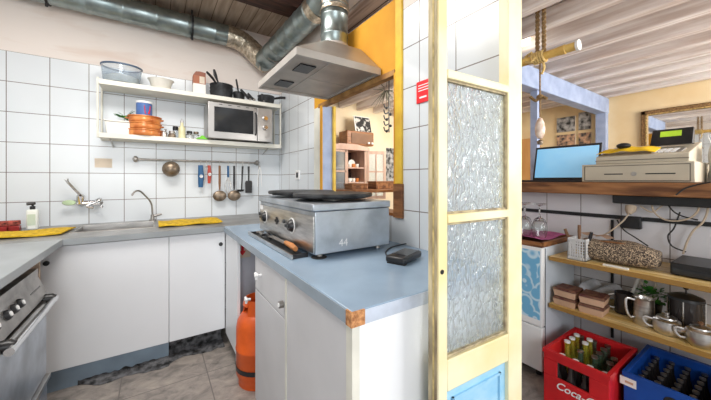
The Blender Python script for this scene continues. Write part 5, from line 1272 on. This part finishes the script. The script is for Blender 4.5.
tag(kn.build('rope_knot', mat('yellow rope', (.80, .60, .25), .9, col2=(.5, .32, .1), scale=120, bump=.5)), 'yellow rope knot wound around the bamboo pole', 'rope')
y = P(540, 130, x=xp).y
hl = thing('hanging_lantern', 'small pale glass lantern hanging on a cord from the rope knot', 'lantern', (xp, y, P(540, 142, x=xp).z))
za2 = P(540, 117, x=xp).z; zb3 = P(540, 139, x=xp).z
MB().tube([(xp, y, bpz - .02), (xp, y, za2)], .005, 8).build('cord', rope_m, hl)
MB().lathe([(0, 0), (.014, .004), (.026, .03), (.029, .065), (.024, .10), (.012, .13), (0, .135)], (xp, y, zb3), 20).build('globe', mat('milky glass', (.85, .72, .62), .3, col2=(.6, .42, .3), scale=30), hl)
MB().lathe([(0, 0), (.014, 0), (.018, .02), (.006, .03), (0, .03)], (xp, y, zb3 - .035), 14).build('bottom_bead', bronze, hl)
zzz = P(540, 97, x=xp).z
tag(MB().tube(bez([(xp - .02, y + .05, zzz + .01), (xp - .01, y + .02, zzz - .02), (xp, y - .01, zzz + .0), (xp, y - .04, zzz - .02)], 16), .009, 8).ball((xp, y, zzz), .022, 10, sz=.8).build('rope_tassel', rope_m), 'frayed brown rope tassel tied just above the lantern', 'rope')
p = P(524, 40, x=2.35)
gl = thing('globe_lamp', 'glowing round lamp on the ceiling beside the leaf door edge', 'lamp', (p.x, p.y, p.z))
MB().ball(p, .045, 20).build('globe', lamp_glow, gl); MB().tube([p + Vector((0, 0, .04)), (p.x, p.y, ZR)], .006, 8).build('stem', steel, gl)

# ------------------------------------------------------------------ bar room walls' furniture
q0 = P(641.5, 112, x=XF); 
mi = thing('wall_mirror', 'large mirror in an antique gold frame on the yellow far wall', 'mirror', (XF, q0.y - .7, H + .02))
zt_ = q0.z; zbm = H - .05; yl = q0.y; yr_ = q0.y - 1.5; fw = .055
MB().box(XF - .02, XF - .012, yr_ + fw, yl - fw, zbm + fw, zt_ - fw).build('glass', mirror_m, mi, smooth=False)
q = MB()
for (a0, a1, b0, b1) in ((yr_, yl, zt_ - fw, zt_), (yr_, yl, zbm, zbm + fw), (yl - fw, yl, zbm, zt_), (yr_, yr_ + fw, zbm, zt_)): q.box(XF - .045, XF - .001, a0, a1, b0, b1)
q.build('frame', gold_frame, mi, bevel=.012)
q = MB(); i_ = fw * .8
for (a0, a1, b0, b1) in ((yr_ + i_, yl - i_, zt_ - i_ - .012, zt_ - i_), (yl - i_ - .012, yl - i_, zbm, zt_ - i_)): q.box(XF - .052, XF - .03, a0, a1, b0, b1)
q.build('gilt_inner_edge', mat('gilt', (.62, .42, .16), .4, .5, scale=60, var=.3), mi)
# four part collage
a0 = P(557.5, 135, x=XF).y; a1 = P(591.5, 135, x=XF).y; zA = P(574, 114, x=XF).z; zB = P(574, 152, x=XF).z; zM = P(574, 132.5, x=XF).z; am = P(577.5, 135, x=XF).y
pcs = [(am + .02, a0, zM + .02, zA - .03, photo_bw, 'upper left'), (a1, am - .02, zM + .02, zA, photo_bw, 'upper right'), (am + .02, a0, zB, zM - .02, photo_col, 'lower left'), (a1, am - .02, zB, zM - .02, photo_col, 'lower right')]
for (b0, b1, c0_, c1_, m_, w_) in pcs:
    o = thing('canvas_print', w_ + ' of the four dark canvas prints on the yellow wall behind the laptop', 'picture', (XF, (b0 + b1) / 2, c0_), 'four canvas prints')
    MB().box(XF - .022, XF - .001, b0, b1, c0_, c1_).build('canvas', beige_card, o, smooth=False)
    MB().box(XF - .024, XF - .022, b0, b1, c0_, c1_).build('print', m_, o, smooth=False)
# wooden panelling beyond the beam
tag(MB().box(XF - .02, XF - .001, 2.12, 3.0, 0, H + .62).build('wood_panel', mat('honey coloured boards', (.66, .36, .13), .6, col2=(.55, .27, .08), scale=6, stretch=(1, 1, .3)), smooth=False), 'honey coloured wooden panel beyond the blue post', 'panel')
tag(MB().box(XF - .5, XF - .01, -.9, .42, 0, H + .10).build('sideboard', mat('dusty green cupboard', (.34, .36, .32), .6), bevel=.01), 'dull green sideboard below the gold framed mirror', 'sideboard')

# cupboard seen through the hatch
cy_ = 3.22; cx0 = P(328, 170, y=cy_).x; cx1 = P(366.5, 170, y=cy_).x; cz1 = P(350, 150, y=cy_).z; cz0 = H - .25
xm = P(347, 170, y=cy_).x
cu = thing('display_cupboard', 'pink brown glazed cupboard with one open door seen through the hatch', 'cupboard', ((cx0 + cx1) / 2, 3.4, 0))
pinkw = mat('pinkish limed wood', (.60, .42, .33), .6, col2=(.50, .32, .24), scale=14, stretch=(1, 1, .3))
q = MB(); q.box(cx0, cx0 + .03, cy_, 3.58, 0, cz1); q.box(cx1 - .03, cx1, cy_, 3.58, 0, cz1); q.box(cx0, cx1, 3.565, 3.58, 0, cz1); q.box(cx0, cx1, cy_, 3.58, 0, cz0); q.box(xm - .015, xm + .015, cy_, 3.56, cz0, cz1)
q.build('carcass', pinkw, cu, smooth=False)
q = MB(); q.box(cx0 - .03, cx1 + .03, cy_ - .03, 3.59, cz1, cz1 + .04)
q.prism([(cx0 - .03, cz1 + .04), (cx1 + .03, cz1 + .04), ((cx0 + cx1) / 2 + .12, cz1 + .075), ((cx0 + cx1) / 2 - .12, cz1 + .075)], .05, Matrix(((1, 0, 0, 0), (0, 0, 1, cy_ - .03), (0, 1, 0, 0), (0, 0, 0, 1)))).build('cornice', pinkw, cu, smooth=False)
for zz in (cz0 + .21, cz0 + .40):
    MB().box(cx0 + .03, cx1 - .03, cy_ + .01, 3.56, zz, zz + .015).build('inner_shelf', pinkw, cu, smooth=False)
MB().box(xm + .015, cx1 - .03, 3.55, 3.563, cz0, cz1).build('back_lining', dark_beam, cu, smooth=False)
q = MB()
for (a0_, a1_, b0_, b1_) in ((cx0 + .03, cx0 + .05, cz0, cz1), (xm - .035, xm - .015, cz0, cz1), (cx0 + .03, xm - .015, cz0, cz0 + .03), (cx0 + .03, xm - .015, cz1 - .03, cz1), (cx0 + .03, xm - .015, H + .10, H + .12)): q.box(a0_, a1_, cy_ - .012, cy_ + .008, b0_, b1_)
d_ = q.build('left_door', pinkw, cu, smooth=False); MB().box(cx0 + .05, xm - .035, cy_ - .003, cy_ + .001, cz0 + .03, cz1 - .03).build('pane', glass_blue, d_, smooth=False)
# open right hand door swung outwards
hx = cx1; ex = P(385.5, 170, y=cy_ - .12).x; DMx = Matrix.Translation((hx, cy_, 0)) @ Matrix.Rotation(math.atan2(-.12, ex - hx), 4, 'Z'); dl = math.hypot(ex - hx, .12)
q = MB()
for (a0_, a1_, b0_, b1_) in ((0.005, .035, cz0, cz1), (dl - .03, dl, cz0, cz1), (.035, dl - .03, cz0, cz0 + .04), (.035, dl - .03, cz1 - .04, cz1), (.035, dl - .03, H + .10, H + .12), (dl / 2 - .008, dl / 2 + .008, cz0, cz1)): q.box(a0_, a1_, -.012, .012, b0_, b1_, M=DMx)
d_ = q.build('open_door', pinkw, cu, smooth=False); MB().box(.03, dl - .03, -.002, .002, cz0 + .03, cz1 - .03, M=DMx).build('pane', glass_blue, d_, smooth=False)
# crockery
random.seed(4)
for lv, zz in enumerate((cz0 + .225, cz0 + .415)):
    for i in range(4):
        x = xm + .06 + i * (cx1 - xm - .12) / 3.2; r_ = .026
        m_ = (glazed_white, paper, glazed_white, copper)[(i + lv) % 4]
        tag(MB().lathe([(0, 0), (r_ * .7, 0), (r_, .02), (r_, .05), (r_ * .9, .05), (r_ * .85, .02), (0, .006)], (x, cy_ + .12, zz), 14).build('cup', m_), '%s cup on the %s shelf of the glazed cupboard' % (['leftmost', 'second', 'third', 'rightmost'][i], ['lower', 'upper'][lv]), 'cup', 'cups in the cupboard')
p = Vector(((xm + cx1) / 2 + .02, cy_ + .16, cz0 + .415)); pt_ = MB(); pt_.lathe([(0, 0), (.05, 0), (.055, .004), (0, .008)], p + Vector((0, 0, .055)), 20, Matrix.Rotation(PI / 2, 3, 'X'))
tag(pt_.build('plate', glazed_white), 'pale plate propped up on the upper cupboard shelf', 'plate')
# radio on the cupboard
zc_ = cz1 + .04; rx0, rx1 = P(346, 140, y=3.28).x, P(373, 140, y=3.28).x
rd = thing('old_radio', 'brown wooden radio on top of the glazed cupboard', 'radio', ((rx0 + rx1) / 2, 3.35, zc_ + .036))
zr0 = zc_ + .036; zr1 = P(360, 131.5, y=3.28).z
MB().box(rx0, rx1, 3.26, 3.46, zr0, zr1).build('case', red_wood, rd, bevel=.012)
MB().box(rx0 + .07, rx1 - .02, 3.253, 3.26, zr0 + .02, zr1 - .03).build('speaker_cloth', wood_spoon, rd)
for xx in (rx1 - .10, rx1 - .04): MB().tube([(xx, 3.253, zr0 + .035), (xx, 3.235, zr0 + .035)], .014, 12).build('dial', white_p, rd)
# framed photo leaning on the radio
fx_ = P(355, 120, y=3.36).x; fx2 = P(371, 120, y=3.36).x
fp = thing('framed_photo', 'black and white photograph leaning in a pale frame on the radio', 'picture', ((fx_ + fx2) / 2, 3.36, zr1))
fh = .235; M_ = Matrix.Translation(((fx_ + fx2) / 2, 3.34, zr1 + .003)) @ Matrix.Rotation(math.radians(-14), 4, 'X') @ Matrix.Rotation(math.radians(0), 4, 'Y'); hw = (fx2 - fx_) / 2
MB().box(-hw, hw, 0, .015, 0, fh, M=M_).build('frame', paper, fp, smooth=False)
pd = mat('dark flower photograph', (.62, .60, .56), 0.5, col2=(.02, .02, .02), scale=13, detail=3)
for n_ in pd.node_tree.nodes:
    if n_.type == 'VALTORGB': n_.color_ramp.elements[0].position = .52; n_.color_ramp.elements[1].position = .60
MB().box(-hw + .015, hw - .004, -.003, 0, .012, fh - .012, M=M_).build('photo', pd, fp, smooth=False)
# poster on the end wall
a_ = P(386, 170, y=YF - .002).x; b2_ = P(398, 170, y=YF - .002).x
o = thing('poster', 'tall black and white portrait poster right of the cupboard on the cream wall', 'poster', ((a_ + b2_) / 2, YF, H - .1))
MB().box(a_, b2_ + .1, YF - .006, YF - .001, P(390, 186, y=YF).z, P(390, 148, y=YF).z).build('sheet', photo_bw, o, smooth=False)
# table below the hatch with small crates
tt = thing('side_table', 'brown wooden side table in front of the glazed cupboard', 'table', (2.25, 2.72, 0))
tz_ = P(360, 189, y=2.75).z
tx0_ = P(340, 190, y=2.75).x; MB().box(tx0_, tx0_ + 1.0, 2.45, 2.95, tz_ - .03, tz_).build('tabletop', red_wood, tt, bevel=.004)
for (x, y) in ((tx0_ + .05, 2.5), (tx0_ + .95, 2.5), (tx0_ + .05, 2.9), (tx0_ + .95, 2.9)): MB().box(x - .025, x + .025, y - .025, y + .025, 0, tz_ - .03).build('leg', red_wood, tt)
for i, (pxx, w_, h_, lab) in enumerate(((356, .20, .05, 'low wooden box at the left of the side table'), (381, .26, .075, 'longer wooden box at the right of the side table'))):
    x = P(pxx, 190, y=2.7).x
    o = thing('wooden_box', lab, 'box', (x, 2.7, tz_)); MB().box(x - w_ / 2, x + w_ / 2, 2.62, 2.78, tz_, tz_ + h_).build('case', brown_wood, o, bevel=.003)
    MB().box(x - w_ / 2 - .006, x + w_ / 2 + .006, 2.615, 2.785, tz_ + h_, tz_ + h_ + .012).build('lid', red_wood, o, bevel=.003)
# dried branches hanging from the joists
q = MB(); random.seed(31); c0 = P(386, 92, y=2.6)
for i in range(46):
    a = random.uniform(0, 2 * PI); el = random.uniform(-1.2, .7); l = random.uniform(.08, .22)
    d = Vector((math.cos(a) * math.cos(el), math.sin(a) * math.cos(el), math.sin(el)))
    q.tube([c0 + Vector((0, 0, .04)), c0 + d * l * .5, c0 + d * l + Vector((0, 0, -.03))], [.004, .004, .0015], 5)
q.tube([c0, Vector((c0.x, c0.y, ZR - .01))], .004, 5)
tag(q.build('dried_branches', mat('dried plant', (.16, .15, .11), .9)), 'bunch of dark dried branches hanging from the joists behind the hatch', 'dried plant')
hb = P(389, 118, y=2.4)
q = MB(); q.tube([(hb.x, hb.y, ZR - .01), (hb.x, hb.y, hb.z - .15)], .006, 6)
for i in range(5): q.tube(bez([(hb.x, hb.y, hb.z + .12 - i * .06), (hb.x - .05, hb.y, hb.z + .10 - i * .06), (hb.x - .07, hb.y, hb.z + .14 - i * .06)], 8), .007, 6); q.ball((hb.x - .03 + .05 * (i % 2), hb.y, hb.z + .1 - i * .06), .016, 8)
tag(q.build('iron_rack', iron), 'black iron hook rack hanging behind the yellow hatch post', 'rack')
